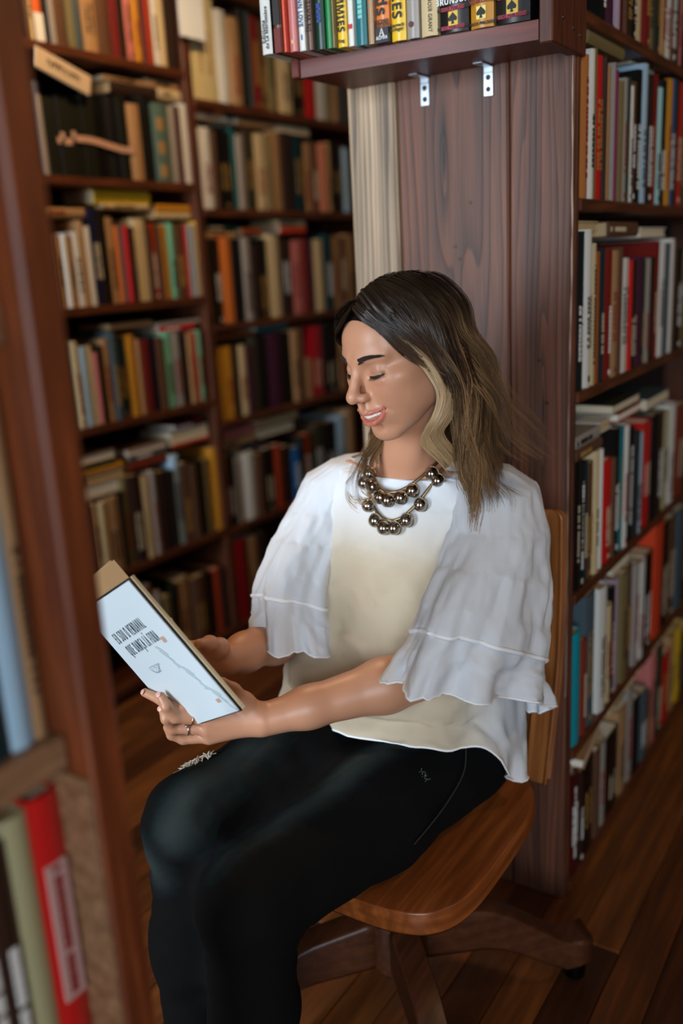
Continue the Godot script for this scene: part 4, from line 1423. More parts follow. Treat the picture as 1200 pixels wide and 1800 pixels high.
func head_sdf() -> Sdf:
	var s := Sdf.new()
	s.ell(Vector3(0, .028, -.018), Vector3(.073, .084, .094), .01)           # skull
	s.ell(Vector3(0, .030, .030), Vector3(.062, .058, .056), .02)             # forehead
	s.ell(Vector3(0, -.038, .026), Vector3(.056, .066, .060), .02)           # middle of the face
	for q in [-1.0, 1.0]:
		s.cap(Vector3(.053 * q, -.050, -.006), Vector3(.018 * q, -.101, .056), .016, .012, .022)   # jaw
		s.ell(Vector3(.036 * q, -.031, .060), Vector3(.020, .019, .017), .020)                     # cheek raised by the smile
		s.ell(Vector3(.036 * q, -.055, .040), Vector3(.022, .032, .028), .022)                     # soft of the cheek
		s.ell(Vector3(.056 * q, -.035, .012), Vector3(.014, .034, .034), .022)                     # side of the face
		s.ell(Vector3(.050 * q, -.014, .040), Vector3(.016, .012, .026), .02)                      # cheekbone
		s.cap(Vector3(.010 * q, .018, .083), Vector3(.044 * q, .020, .066), .0075, .006, .014)      # brow ridge
		s.ell(Vector3(.031 * q, .000, .092), Vector3(.0165, .0095, .013), .012, 1)                 # socket
		s.ell(Vector3(.031 * q, -.001, .0665), Vector3(.0155, .0125, .0135), .004)                 # closed lid over the eyeball
		s.cap(Vector3(.018 * q, -.0085, .0785), Vector3(.0445 * q, -.0065, .0705), .0022, .0016, .003, 1)   # slit between the lids
		s.ell(Vector3(.031 * q, -.0155, .0745), Vector3(.014, .004, .005), .008)                   # pouch under the eye
		s.ell(Vector3(.074 * q, -.006, -.014), Vector3(.010, .030, .018), .006)                    # ear
	s.ell(Vector3(0, -.101, .066), Vector3(.019, .015, .014), .018)          # chin
	s.ell(Vector3(0, -.066, .067), Vector3(.032, .024, .024), .016)          # muzzle
	s.cap(Vector3(0, .012, .082), Vector3(0, -.028, .1045), .0068, .0088, .012)   # nose bridge
	s.ell(Vector3(0, -.034, .1075), Vector3(.0096, .0090, .0098), .008)       # tip
	for q in [-1.0, 1.0]:
		s.ell(Vector3(.0118 * q, -.0372, .0945), Vector3(.0058, .0068, .0100), .006)   # wing
		s.ell(Vector3(.0062 * q, -.0455, .0985), Vector3(.0036, .004, .0055), .003, 1)    # nostril
	s.cap(Vector3(0, -.047, .097), Vector3(0, -.056, .097), .004, .005, .008)           # philtrum
	# smiling mouth: lips round an opening
	s.chain(lip_line(LIP_UP, .0), [.0012, .0026, .0030, .0031, .0030, .0026, .0012], .004)
	s.chain(lip_line(LIP_LOW, .0), [.0012, .0032, .0044, .0047, .0044, .0032, .0012], .004)
	s.chain(lip_line(LIP_GAP, .0), [.0010, .0030, .0044, .0048, .0044, .0030, .0010], .0015, 1)
	s.chain(lip_line(LIP_GAP, -.006), [.0010, .0030, .0048, .0052, .0048, .0030, .0010], .0015, 1)
	for q in [-1.0, 1.0]:
		s.cap(Vector3(.020 * q, -.044, .0915), Vector3(.0405 * q, -.064, .0735), .0008, .0008, .006, 1)   # smile fold
	s.ell(Vector3(0, -.0905, .081), Vector3(.016, .0045, .008), .008, 1)      # hollow under the lip
	return s

# half of each lip line from the middle outwards: x, y, z
const LIP_UP := [Vector3(0, -.0640, .0940), Vector3(.010, -.0632, .0922), Vector3(.022, -.0613, .0866), Vector3(.034, -.0578, .0768)]
const LIP_LOW := [Vector3(0, -.0815, .0895), Vector3(.010, -.0805, .0878), Vector3(.022, -.0740, .0830), Vector3(.034, -.0583, .0766)]
const LIP_GAP := [Vector3(0, -.0715, .0960), Vector3(.010, -.0705, .0942), Vector3(.022, -.0663, .0880), Vector3(.0325, -.0588, .0790)]

func lip_line(half: Array, back: float) -> Array:
	var out := []
	for k in [3, 2, 1]:
		out.append(half[k] * Vector3(-1, 1, 1) + Vector3(0, 0, back))
	for k in 4:
		out.append(half[k] + Vector3(0, 0, back))
	return out

func line_dist(p: Vector3, half: Array) -> float:
	p.x = absf(p.x)
	var d := 1.0
	for k in 3:
		d = minf(d, seg_dist(p, half[k], half[k + 1]))
	return d

const SKIN := Color(.51, .25, .143)
const LIP := Color(.47, .125, .085)

func seg_dist(p: Vector3, a: Vector3, b: Vector3) -> float:
	var h := clampf((p - a).dot(b - a) / (b - a).length_squared(), 0.0, 1.0)
	return (p - a - (b - a) * h).length()

func skin_at(p: Vector3) -> Color:
	# natural colouring of the face, in head space
	var c := SKIN
	var lip := maxf(1.0 - smoothstep(.0034, .0048, line_dist(p, LIP_UP)), 1.0 - smoothstep(.0050, .0066, line_dist(p, LIP_LOW)))
	lip *= 1.0 - smoothstep(.031, .036, absf(p.x))
	c = c.lerp(LIP, lip * .9)
	for q in [-1.0, 1.0]:
		var cheek := (p - Vector3(.038 * q, -.030, .075)).length()
		c = c.lerp(Color(.53, .21, .13), .35 * (1.0 - smoothstep(.006, .030, cheek)))
		var lid := ((p - Vector3(.031 * q, .001, .080)) / Vector3(.017, .009, .02)).length()
		c = c.lerp(Color(.36, .18, .12), .35 * (1.0 - smoothstep(.6, 1.2, lid)))
	return c

func add_face_parts(person: Node3D) -> void:
	# everything on the face that is not skin, in world space through head_at
	var white := plain("eye", Color(.85, .83, .8), .2)
	var dark := plain("lash", Color(.035, .022, .018), .6)
	var brow := plain("brow", Color(.15, .095, .065), .9)
	var pearl := plain("teeth", Color(.88, .84, .78), .25)
	for q in [-1.0, 1.0]:
		var ball := SphereMesh.new()
		ball.radius = .0115
		ball.height = .023
		ball.radial_segments = 20
		ball.rings = 12
		put("eye", ball, white, person, head_at * Vector3(.031 * q, -.0020, .0668))
		# lashes along the lowered lid: a dark crescent and single hairs
		var v := PackedVector3Array()
		var n := PackedVector3Array()
		var ix := PackedInt32Array()
		var line := PackedVector3Array()
		for k in 9:
			var t := k / 8.0
			line.append(head_at * Vector3((.0185 + .0265 * t) * q, -.0085 - .0022 * sin(t * PI) + .002 * t, .0800 - .0085 * t * t + .0015 * sin(t * PI)))
		tube_into(v, n, ix, line, PackedFloat32Array([.0006, .0015, .0021, .0025, .0027, .0027, .0025, .0019, .0008]), 6)
		for k in 16:
			var t := .12 + .86 * k / 15.0
			var r := Vector3((.0185 + .0265 * t) * q, -.0088 - .0022 * sin(t * PI) + .002 * t, .0810 - .0085 * t * t + .0015 * sin(t * PI))
			var tip := r + Vector3((t - .35) * .0065 * q, -.0045 + .002 * t, .0045)
			tube_into(v, n, ix, PackedVector3Array([head_at * r, head_at * ((r + tip) * .5 + Vector3(0, -.0008, .0003)), head_at * tip]), PackedFloat32Array([.0004, .0003, .0001]), 4)
		put("eyelashes", arrays(v, n, ix), dark, person)
		# eyebrow: a few dozen short hairs lying outwards
		v = PackedVector3Array()
		n = PackedVector3Array()
		ix = PackedInt32Array()
		for k in 240:
			var t := rng.randf()
			var thick := .0068 * (1.0 - t * .75)
			var base := Vector3((.0125 + .036 * t) * q, .0165 + .0065 * sin(minf(t * 1.25, 1.0) * PI * .62) + rng.randf_range(-thick, thick) * .7, .0910 - .001 * t - .0155 * t * t)
			var to := base + Vector3(.0065 * q, .0022 - .0042 * t, -.0008 - .0035 * t)
			tube_into(v, n, ix, PackedVector3Array([head_at * base, head_at * to]), PackedFloat32Array([.00042, .00012]), 4)
		put("eyebrow", arrays(v, n, ix), brow, person)
	# upper row of teeth seen in the smile
	var tv := begin()
	for k in range(-5, 6):
		var an := (k + (.0 if k else .0)) * .185
		var c := Vector3(sin(an) * .0265, -.0690 + .0042 * absf(k) / 4.0, .0615 + cos(an) * .0275)
		var w := .0039 if absi(k) < 2 else .0033
		box_into(tv, Vector3(-w, -.0042, -.002), Vector3(w, .0042, .002), .0014, head_at * Transform3D(Basis(Vector3.UP, an), c))
	put("teeth", done(tv), pearl, person)

# ---------------------------------------------------------------- the reader: body, clothes, hair
const SHO_L := Vector3(1.372, .998, -.588)
const ELB_L := Vector3(1.205, .752, -.640)
const WRI_L := Vector3(.992, .722, -.826)
const SHO_R := Vector3(1.372, 1.000, -.925)
const ELB_R := Vector3(1.235, .752, -.952)
const WRI_R := Vector3(1.030, .787, -.925)

const LEG_L := [Vector3(1.33, .537, -.664), Vector3(.845, .512, -.762), Vector3(.845, .32, -.772), Vector3(.84, .10, -.780)]
const LEG_R := [Vector3(1.33, .537, -.836), Vector3(.884, .582, -.896), Vector3(.868, .36, -.908), Vector3(.86, .10, -.914)]

func hand_left(s: Sdf) -> void:
	s.chain([ELB_L, ELB_L.lerp(WRI_L, .3), ELB_L.lerp(WRI_L, .75), WRI_L], [.040, .042, .031, .026], .02)
	var mcp := [Vector3(0.935, 0.752, -0.882), Vector3(0.930, 0.736, -0.886), Vector3(0.930, 0.719, -0.890), Vector3(0.935, 0.702, -0.892)]
	for k in 4:
		s.cap(WRI_L.lerp(mcp[k], .12), mcp[k], .0165, .0115, .014)
	s.chain([mcp[0], Vector3(0.906, 0.763, -0.916), Vector3(0.895, 0.772, -0.946), Vector3(0.893, 0.778, -0.978)], [.0098, .0092, .0083, .0068], .004)
	s.chain([mcp[1], Vector3(0.895, 0.750, -0.918), Vector3(0.883, 0.772, -0.924), Vector3(0.884, 0.786, -0.934)], [.0100, .0094, .0085, .0070], .004)
	s.chain([mcp[2], Vector3(0.898, 0.727, -0.930), Vector3(0.886, 0.748, -0.931), Vector3(0.886, 0.763, -0.936)], [.0096, .0090, .0080, .0066], .004)
	s.chain([mcp[3], Vector3(0.910, 0.703, -0.924), Vector3(0.898, 0.713, -0.936), Vector3(0.892, 0.729, -0.938)], [.0088, .0080, .0072, .0060], .004)
	s.chain([WRI_L.lerp(mcp[0], .15) + Vector3(0, .008, 0), Vector3(0.972, 0.757, -0.846), Vector3(0.955, 0.782, -0.853), Vector3(0.938, 0.803, -0.857)], [.016, .0130, .0098, .0074], .012)

func hand_right(s: Sdf) -> void:
	s.chain([ELB_R, ELB_R.lerp(WRI_R, .3), ELB_R.lerp(WRI_R, .75), WRI_R], [.040, .041, .031, .0255], .02)
	var mcp := [Vector3(0.958, 0.840, -0.918), Vector3(0.960, 0.822, -0.926), Vector3(0.964, 0.804, -0.934), Vector3(0.972, 0.787, -0.941)]
	for k in 4:
		s.cap(WRI_R.lerp(mcp[k], .12), mcp[k], .0165, .0115, .014)
		var out: Vector3 = Vector3(-.042, .018, -.004) * [1.0, 1.08, 1.02, .82][k]
		var m1: Vector3 = mcp[k] + out
		var m2: Vector3 = m1 + Vector3(-.012, .022, -.002)
		var m3: Vector3 = m2 + Vector3(.004, .020, 0)
		s.chain([mcp[k], m1, m2, m3], [.0098, .0092, .0082, .0066], .004)
	s.chain([WRI_R.lerp(mcp[0], .2), Vector3(0.993, 0.828, -0.906), Vector3(0.960, 0.850, -0.896), Vector3(0.930, 0.862, -0.890)], [.016, .013, .0098, .0074], .012)

func neck_into(s: Sdf) -> void:
	# the neck runs from the skull down into the chest
	var top := head_at * Vector3(0, -.045, -.028)
	s.chain([top, Vector3(1.335, 1.085, -.742), Vector3(1.372, 1.000, -.752)], [.050, .049, .066], .02)
	s.cap(Vector3(1.345, 1.050, -.752), SHO_L + Vector3(.005, .016, -.045), .036, .030, .03)
	s.cap(Vector3(1.345, 1.050, -.752), SHO_R + Vector3(.005, .016, .045), .036, .030, .03)
	for q in [-1.0, 1.0]:   # the cords of the throat and the collarbones
		s.cap(head_at * Vector3(.052 * q, -.05, -.01), Vector3(1.312, 1.040, -.755 + .016 * q), .013, .010, .012)
		s.cap(Vector3(1.305, 1.036, -.755 + .014 * q), Vector3(1.345, 1.050, -.755 + .12 * q), .009, .010, .012)

func body_mesh() -> ArrayMesh:
	var head := head_sdf()
	var hm := head.mesh(Vector3(-.1, -.13, -.13), Vector3(.1, .13, .14), .0027)
	smooth_normals(hm)
	var col := PackedColorArray()
	for i in hm[0].size():
		col.append(skin_at(hm[0][i]))
		hm[0][i] = head_at * hm[0][i]
		hm[1][i] = (head_at.basis * hm[1][i]).normalized()
	var neck := Sdf.new()
	neck_into(neck)
	var nm := neck.mesh(Vector3(1.20, .97, -.96), Vector3(1.46, 1.24, -.54), .005)
	var la := Sdf.new()
	hand_left(la)
	var lm := la.mesh(Vector3(.86, .67, -1.00), Vector3(1.26, .81, -.58), .003)
	var ra := Sdf.new()
	hand_right(ra)
	var rm := ra.mesh(Vector3(.86, .68, -1.02), Vector3(1.30, .91, -.86), .0035)
	var rest := Sdf.new()      # what the clothes hide: trunk, upper arms, legs and feet
	rest.chain([Vector3(1.385, .56, -.75), Vector3(1.40, .76, -.75), Vector3(1.385, .98, -.755)], [.115, .095, .085], .05)
	rest.cap(Vector3(1.35, .90, -.69), Vector3(1.35, .90, -.82), .075, .075, .05)
	rest.chain([SHO_L + Vector3(0, -.02, -.03), ELB_L], [.036, .036], .03)
	rest.chain([SHO_R + Vector3(0, -.02, .03), ELB_R], [.036, .036], .03)
	rest.cap(SHO_L + Vector3(0, -.02, -.03), SHO_R + Vector3(0, -.02, .03), .040, .040, .03)
	rest.chain([LEG_L[0], LEG_L[1], LEG_L[2], LEG_L[3]], [.078, .048, .042, .034], .02)
	rest.chain([LEG_R[0], LEG_R[1], LEG_R[2], LEG_R[3]], [.078, .048, .042, .034], .02)
	for q in [LEG_L[3], LEG_R[3]]:
		rest.chain([q, q + Vector3(-.02, -.045, 0), q + Vector3(-.13, -.062, 0)], [.036, .034, .024], .02)
	var bm := rest.mesh(Vector3(.78, .06, -1.02), Vector3(1.52, 1.07, -.5), .012)
	var all := join([hm, nm, lm, rm, bm])
	while col.size() < all[0].size():
		col.append(SKIN)
	return arrays(all[0], all[1], all[2], col)

func jeans_mesh() -> ArrayMesh:
	var s := Sdf.new()
	s.warp = FastNoiseLite.new()
	s.warp.seed = 4
	s.warp.frequency = 9.0
	s.warp.fractal_octaves = 2
	s.warp_amp = .0045
	s.warp_stretch = Vector3(1.0, 1.6, 1.0)
	s.ell(Vector3(1.375, .555, -.75), Vector3(.150, .125, .182), .03)
	s.chain([LEG_L[0] + Vector3(0, .012, 0), LEG_L[0].lerp(LEG_L[1], .45) + Vector3(0, .004, .0), LEG_L[1]], [.104, .096, .073], .03)
	s.chain([LEG_R[0] + Vector3(0, .012, 0), LEG_R[0].lerp(LEG_R[1], .45) + Vector3(0, .012, 0), LEG_R[1]], [.104, .096, .072], .03)
	s.chain([LEG_L[1], LEG_L[2], LEG_L[3]], [.072, .064, .045], .03)
	s.chain([LEG_R[1], LEG_R[2], LEG_R[3]], [.070, .064, .045], .03)
	# the crease between the thighs and the folds behind the knees
	s.chain([Vector3(1.20, .655, -.775), Vector3(1.0, .648, -.810), Vector3(.86, .632, -.842)], [.009, .007, .005], .03, 1)
	for k in 3:
		s.cap(Vector3(.915 - .012 * k, .50 - .016 * k, -.70), Vector3(.845 - .01 * k, .545 - .02 * k, -.735), .004, .002, .012, 1)
	for k in 3:
		s.cap(Vector3(1.26 - .03 * k, .635 - .004 * k, -.60 - .01 * k), Vector3(1.19 - .035 * k, .652 - .006 * k, -.72), .004, .003, .014, 1)
	s.ell(Vector3(1.30, .80, -.75), Vector3(.3, .125, .3), .01, 1)           # open at the waist
	var m := s.mesh(Vector3(.72, .10, -1.02), Vector3(1.55, .70, -.5), .0085)
	smooth_normals(m)
	var col := PackedColorArray()
	for p in m[0]:
		# highlights painted in: paler over the tops of the thighs and the knees
		var w := smoothstep(.04, .0, absf(p.z + .70 + (1.13 - p.x) * .32)) * smoothstep(.56, .62, p.y)
		w = maxf(w, smoothstep(.05, .0, absf(p.z + .87)) * smoothstep(.56, .61, p.y))
		w = maxf(w, smoothstep(.06, .0, Vector3(p.x - .82, p.y - .54, p.z + .92).length()))
		col.append(Color(.0055, .0072, .0075).lerp(Color(.032, .041, .040), w * .85))
	return arrays(m[0], m[1], m[2], col)

func ring(c: Vector3, hx: float, hz: float, n: int, squ := 2.0) -> PackedVector3Array:
	var r := PackedVector3Array()
	for i in n:
		var an := TAU * i / n
		var cx := cos(an)
		var sz := sin(an)
		r.append(c + Vector3(-signf(cx) * pow(absf(cx), 2.0 / squ) * hx, 0, signf(sz) * pow(absf(sz), 2.0 / squ) * hz))
	return r

func lerp_table(t: Array, v: float) -> Array:
	# rows of numbers keyed by their first entry
	for i in t.size() - 1:
		if v <= t[i + 1][0] or i == t.size() - 2:
			var f: float = clampf((v - t[i][0]) / (t[i + 1][0] - t[i][0]), 0.0, 1.0)
			f = f * f * (3.0 - 2.0 * f) * .5 + f * .5
			var out := []
			for k in t[i].size():
				out.append(lerpf(t[i][k], t[i + 1][k], f))
			return out
	return t[0]

const CREAM := Color(.56, .47, .335)  # dim warm tone for the part of the white blouse in shade
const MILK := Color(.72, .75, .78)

func blouse_body() -> Array:
	# rings from neckline to hem: v, centre x, y, centre z, half depth, half width, squareness
	var t := [
		[0.00, 1.352, 1.066, -.752, .052, .080, 2.0], [0.06, 1.356, 1.062, -.752, .064, .110, 2.0], [0.13, 1.364, 1.046, -.753, .078, .155, 2.1],
		[0.22, 1.366, 1.000, -.753, .094, .184, 2.3], [0.34, 1.360, .930, -.752, .112, .186, 2.3], [0.48, 1.346, .860, -.752, .126, .182, 2.3],
		[0.62, 1.336, .790, -.752, .134, .186, 2.3], [0.76, 1.318, .722, -.758, .152, .204, 2.5], [0.88, 1.306, .672, -.764, .170, .220, 2.6], [1.00, 1.300, .630, -.764, .166, .220, 2.5]]
	var n := FastNoiseLite.new()
	n.seed = 12
	n.frequency = 1.0
	n.fractal_octaves = 2
	var rows := []
	var cols := []
	for j in 73:
		var v := j / 72.0
		var q := lerp_table(t, v)
		var r := ring(Vector3(q[1], q[2], q[3]), q[4], q[5], 120, q[6])
		var cc := PackedColorArray()
		for i in 120:
			var an := TAU * i / 120.0
			var front := cos(an)
			var side := sin(an)
			var p := r[i]
			# neckline dips in front; the hem falls lower at the sides and back than over the lap
			p.y -= .030 * maxf(front, 0.0) * smoothstep(.14, .0, v)
			p.y -= smoothstep(.70, 1.0, v) * (.125 * smoothstep(.5, -.2, front) - .012 * front)
			var fold := .0045 * sin(an * 9.0 + 2.5 * v + 3.0 * n.get_noise_2d(an, v * 2.0)) * smoothstep(.15, .6, v)
			fold += .010 * sin(an * 15.0 + 4.0 * n.get_noise_2d(an * 2.0, v)) * smoothstep(.85, 1.0, v) * smoothstep(.6, -.1, front)
			# the cloth slumps in curved folds over the waist
			fold += .015 * sin(v * 30.0 + 1.7 * front + 2.2 * sin(an * 1.5)) * smoothstep(.60, .78, v) * smoothstep(1.0, .9, v) * maxf(front, 0.0)
			fold += .006 * n.get_noise_2d(an * 3.0, v * 9.0)
			p += Vector3(-front, 0, side) * fold
			r[i] = p
			# cream painted over the front, where the white cloth lies in warm shade
			var front_shade := smoothstep(.25, .95, front) * smoothstep(.14, .42, v)
			front_shade = maxf(front_shade, smoothstep(.0, .8, front) * smoothstep(.45, .7, v))
			cc.append(MILK.lerp(CREAM, front_shade))
		rows.append(r)
		cols.append(cc)
	return [rows, cols]

func sleeve(side: float) -> Array:
	# a wide sleeve hung from the shoulder, gathered at a seam above the elbow and ending in a frill
	# v, centre x, y, out from the shoulder line, half x, half z
	var t := [
		[0.00, 1.382, 1.060, -.060, .030, .020], [0.05, 1.380, 1.052, -.042, .060, .046], [0.12, 1.374, 1.026, -.017, .086, .066],
		[0.25, 1.352, .962, .002, .108, .070], [0.42, 1.312, .892, .012, .128, .072], [0.58, 1.272, .826, .016, .148, .075], [0.66, 1.252, .792, .016, .158, .077],
		[0.67, 1.252, .790, .016, .154, .075], [0.80, 1.240, .760, .012, .166, .074], [1.00, 1.228, .712, .010, .184, .078]]
	var z0 := SHO_L.z if side > 0 else SHO_R.z
	var n := FastNoiseLite.new()
	n.seed = 31 if side > 0 else 47
	n.frequency = 1.0
	var rows := []
	var N := 96
	for j in 61:
		var v := j / 60.0
		var q := lerp_table(t, v)
		if side < 0:
			q[4] *= 1.0 - .20 * v
			q[1] += .030 * v
			q[3] -= .014 * v
		var r := ring(Vector3(q[1], q[2], z0 + side * q[3]), q[4], q[5], N, 2.1)
		for i in N:
			var an := TAU * i / N
			var front := cos(an)
			var p := r[i]
			var fr := smoothstep(.66, 1.0, v)
			p.y -= .52 * smoothstep(.05, .6, v) * (p.x - q[1]) + .012 * fr * sin(an * 2.0 + 1.0)
			p.z += .15 * side * v * (p.x - q[1])
			var w := .0055 * sin(an * 7.0 + 3.0 * n.get_noise_2d(an * 2.0, v * 2.0)) * smoothstep(.1, .5, v)
			w += .014 * fr * sin(an * 8.0 + 2.0 * n.get_noise_2d(an * 3.0, 4.0))
			w += .005 * n.get_noise_2d(an * 2.5, v * 6.0)
			p += Vector3(-front, 0, sin(an)) * w
			r[i] = p
		rows.append(r)
	return rows

func hem(rows: Array, j: int, r: float, closed := true) -> ArrayMesh:
	var path := PackedVector3Array(rows[j])
	if closed:
		path.append(path[0])
	return tube(path, even(path.size(), r), 5)

func lock_path(root: Vector3, out: Vector3, length: float, fall: float, wave: float, phase: float, n: int) -> PackedVector3Array:
	# one lock of hair, followed from the scalp: it lies along the skull, is drawn down, and swings in loose waves
	var p := root
	var d := out
	var path := PackedVector3Array([p])
	var step := length / n
	var c0 := head_at * Vector3(0, .024, -.016)
	var inv := head_at.affine_inverse()
	for k in n:
		var t := float(k) / n
		var rad := Vector3(p.x, 0, p.z) - Vector3(c0.x, 0, c0.z)
		rad = rad.normalized() if rad.length() > .01 else Vector3.ZERO
		var away := rad.dot(Vector3(.60, 0, .80))
		d = d.lerp((Vector3.DOWN + rad * (.03 + .18 * maxf(away, 0.0) * smoothstep(.15, .5, t))).normalized(), minf(fall * (.16 + .45 * t), 1.0)).normalized()
		p += d * step
		# keep outside the skull
		var q := inv * p
		var e := (q - Vector3(0, .022, -.016)) / Vector3(.080, .092, .102)
		if e.length() < 1.0:
			q = Vector3(0, .022, -.016) + e.normalized() * Vector3(.080, .092, .102)
			p = head_at * q
			var nrm := (p - c0).normalized()
			d = (d - nrm * minf(d.dot(nrm), 0.0)).normalized()
		# keep the face clear: hair parts to either side of it
		if q.x > .012:
			var zmax := lerpf(.046, -.004, smoothstep(.075, -.005, q.y)) + .05 * smoothstep(-.10, -.16, q.y)
			if q.z > zmax and q.y > -.20:
				q.z = lerpf(q.z, zmax, .6)
				q.x = maxf(q.x, .080 * smoothstep(.09, .03, q.y))
				p = head_at * q
		else:
			var zf := lerpf(.040, -.030, smoothstep(.070, -.010, q.y))
			if q.z > zf and q.y > -.14:
				q.z = lerpf(q.z, zf, .6)
				p = head_at * q
		# and outside the neck, the back and the shoulders
		var axis := Vector3(1.36, 0, -.752)
		var flat := Vector3(p.x, 0, p.z) - axis
		if p.y < 1.13 and p.y > 1.06 and flat.length() < .066:
			p += flat.normalized() * (.066 - flat.length())
		if p.y < 1.080:
			var lim := 1.072 - .30 * maxf(absf(p.z + .752) - .08, 0.0)
			var er := sqrt(pow((p.x - 1.366) / .112, 2.0) + pow((p.z + .752) / .235, 2.0))
			if p.y < lim and er < 1.0:
				if er > .80 or p.y < lim - .03:
					p += Vector3((p.x - 1.366), 0, p.z + .752) * (1.0 / maxf(er, .3) - 1.0)
				else:
					p.y = lim
		path.append(p)
	# the wave, across the lock and away from the head
	for k in path.size():
		var t := float(k) / n
		var tn := (path[mini(k + 1, n)] - path[maxi(k - 1, 0)]).normalized()
		var away2 := (path[k] - c0)
		away2.y = 0.0
		var sd := tn.cross(away2.normalized()).normalized()
		var s := smoothstep(.22, .62, t) * wave
		path[k] += sd * sin(phase + t * length * 52.0) * s + away2.normalized() * (.5 + .5 * cos(phase + t * length * 52.0)) * s * .8
	return path

func hair_mesh() -> ArrayMesh:
	var v := PackedVector3Array()
	var n := PackedVector3Array()
	var ix := PackedInt32Array()
	var col := PackedColorArray()
	var inv_n := 24
	for k in 900:
		# roots over the scalp, either side of a parting left of the middle
		var az := rng.randf_range(-PI, PI)
		var el := asin(rng.randf_range(-.25, .995))
		var dir := Vector3(sin(az) * cos(el), sin(el), cos(az) * cos(el))
		# no roots on the face: hairline
		var line := .60 + .10 * (1.0 - smoothstep(.0, .5, absf(dir.x))) - .55 * smoothstep(.45, .95, absf(dir.x))
		if dir.z > .0 and dir.y < line:
			continue
		if dir.z > -.25 and dir.y < .0:
			continue
		var e := Vector3(0, .022, -.016) + dir * Vector3(.079, .091, .101)
		var part := .014
		var sgn := 1.0 if e.x > part else -1.0
		var tang := Vector3(sgn * .60, -.30, -.50)
		if dir.y < .70:
			tang = Vector3(sgn * .12, -1.0, -.30)
		elif dir.z > .15:
			tang = Vector3(sgn * .95, -.20, -.22)
		tang -= dir * tang.dot(dir)
		tang += dir * .10
		var root := head_at * e
		var out := (head_at.basis * tang).normalized()
		var length := rng.randf_range(.28, .375) - .05 * (1.0 - maxf(dir.y, 0.0))
		if sgn < 0:
			length *= .90
		var tone := rng.randf()
		var phase := 2.2 * e.x * 20.0 + 1.6 * e.z * 12.0 + rng.randf_range(-.9, .9)
		lock_into(v, n, ix, col, lock_path(root, out, length, rng.randf_range(.75, 1.05), rng.randf_range(.006, .013) * (1.0 if sgn > 0 else .4), phase, inv_n), 15, rng.randf_range(.004, .008), tone, .0)
	return arrays(v, n, ix, col)

func lock_into(v: PackedVector3Array, n: PackedVector3Array, ix: PackedInt32Array, col: PackedColorArray, path: PackedVector3Array, strands: int, spread: float, tone: float, light: float) -> void:
	# fine flat strands that keep company along one path and fray towards the tip
	var np := path.size()
	var c0 := head_at * Vector3(0, .0, -.02)
	var T := PackedVector3Array()
	var U := PackedVector3Array()
	var W := PackedVector3Array()
	for j in np:
		var tan := (path[mini(j + 1, np - 1)] - path[maxi(j - 1, 0)]).normalized()
		var o := path[j] - c0
		o.y *= smoothstep(-.05, .10, o.y)
		var u := tan.cross(o).normalized()
		T.append(tan)
		U.append(u)
		W.append(u.cross(tan))
	for s in strands:
		var a := rng.randf_range(0, TAU)
		var rr := sqrt(rng.randf()) * spread
		var ca := cos(a) * rr
		var sa := sin(a) * rr * .7
		var ph := rng.randf_range(0, TAU)
		var wob := rng.randf_range(.0, .0028)
		var cut := rng.randf_range(.82, 1.0)
		var base := v.size()
		var mine := clampf(tone + rng.randf_range(-.3, .3), 0.0, 1.0)
		var wid := rng.randf_range(.0006, .0011)
		for j in np:
			var t := float(j) / (np - 1)
			var f := .45 + .95 * sin(minf(t * 1.12, 1.0) * PI * .72)
			var jj := t * cut * (np - 1)
			var j0 := mini(int(jj), np - 2)
			var p := path[j0].lerp(path[j0 + 1], jj - j0) + U[j] * (ca * f + wob * sin(ph + t * 12.0) * t) + W[j] * sa * f
			var rad := wid * (1.0 - .7 * t * t)
			# dark at the roots, growing out to honey and pale blond
			var c := Color(.018, .0095, .006).lerp(Color(.050, .025, .013), smoothstep(.25, .55, t))
			c = c.lerp(Color(.44, .265, .125), smoothstep(.40, 1.0, t + .35 * (mine - .5) + light * smoothstep(.12, .42, t)) * (.30 + .70 * mine))
			c = c.lerp(Color(.56, .39, .20), clampf(light * 1.3, 0.0, .85) * smoothstep(.27, .5, t))
			v.append(p - U[j] * rad)
			v.append(p + U[j] * rad)
			n.append((W[j] - U[j] * .55).normalized())
			n.append((W[j] + U[j] * .55).normalized())
			col.append(c)
			col.append(c)
		for j in np - 1:
			var p0 := base + j * 2
			ix.append_array([p0, p0 + 1, p0 + 3, p0, p0 + 3, p0 + 2])

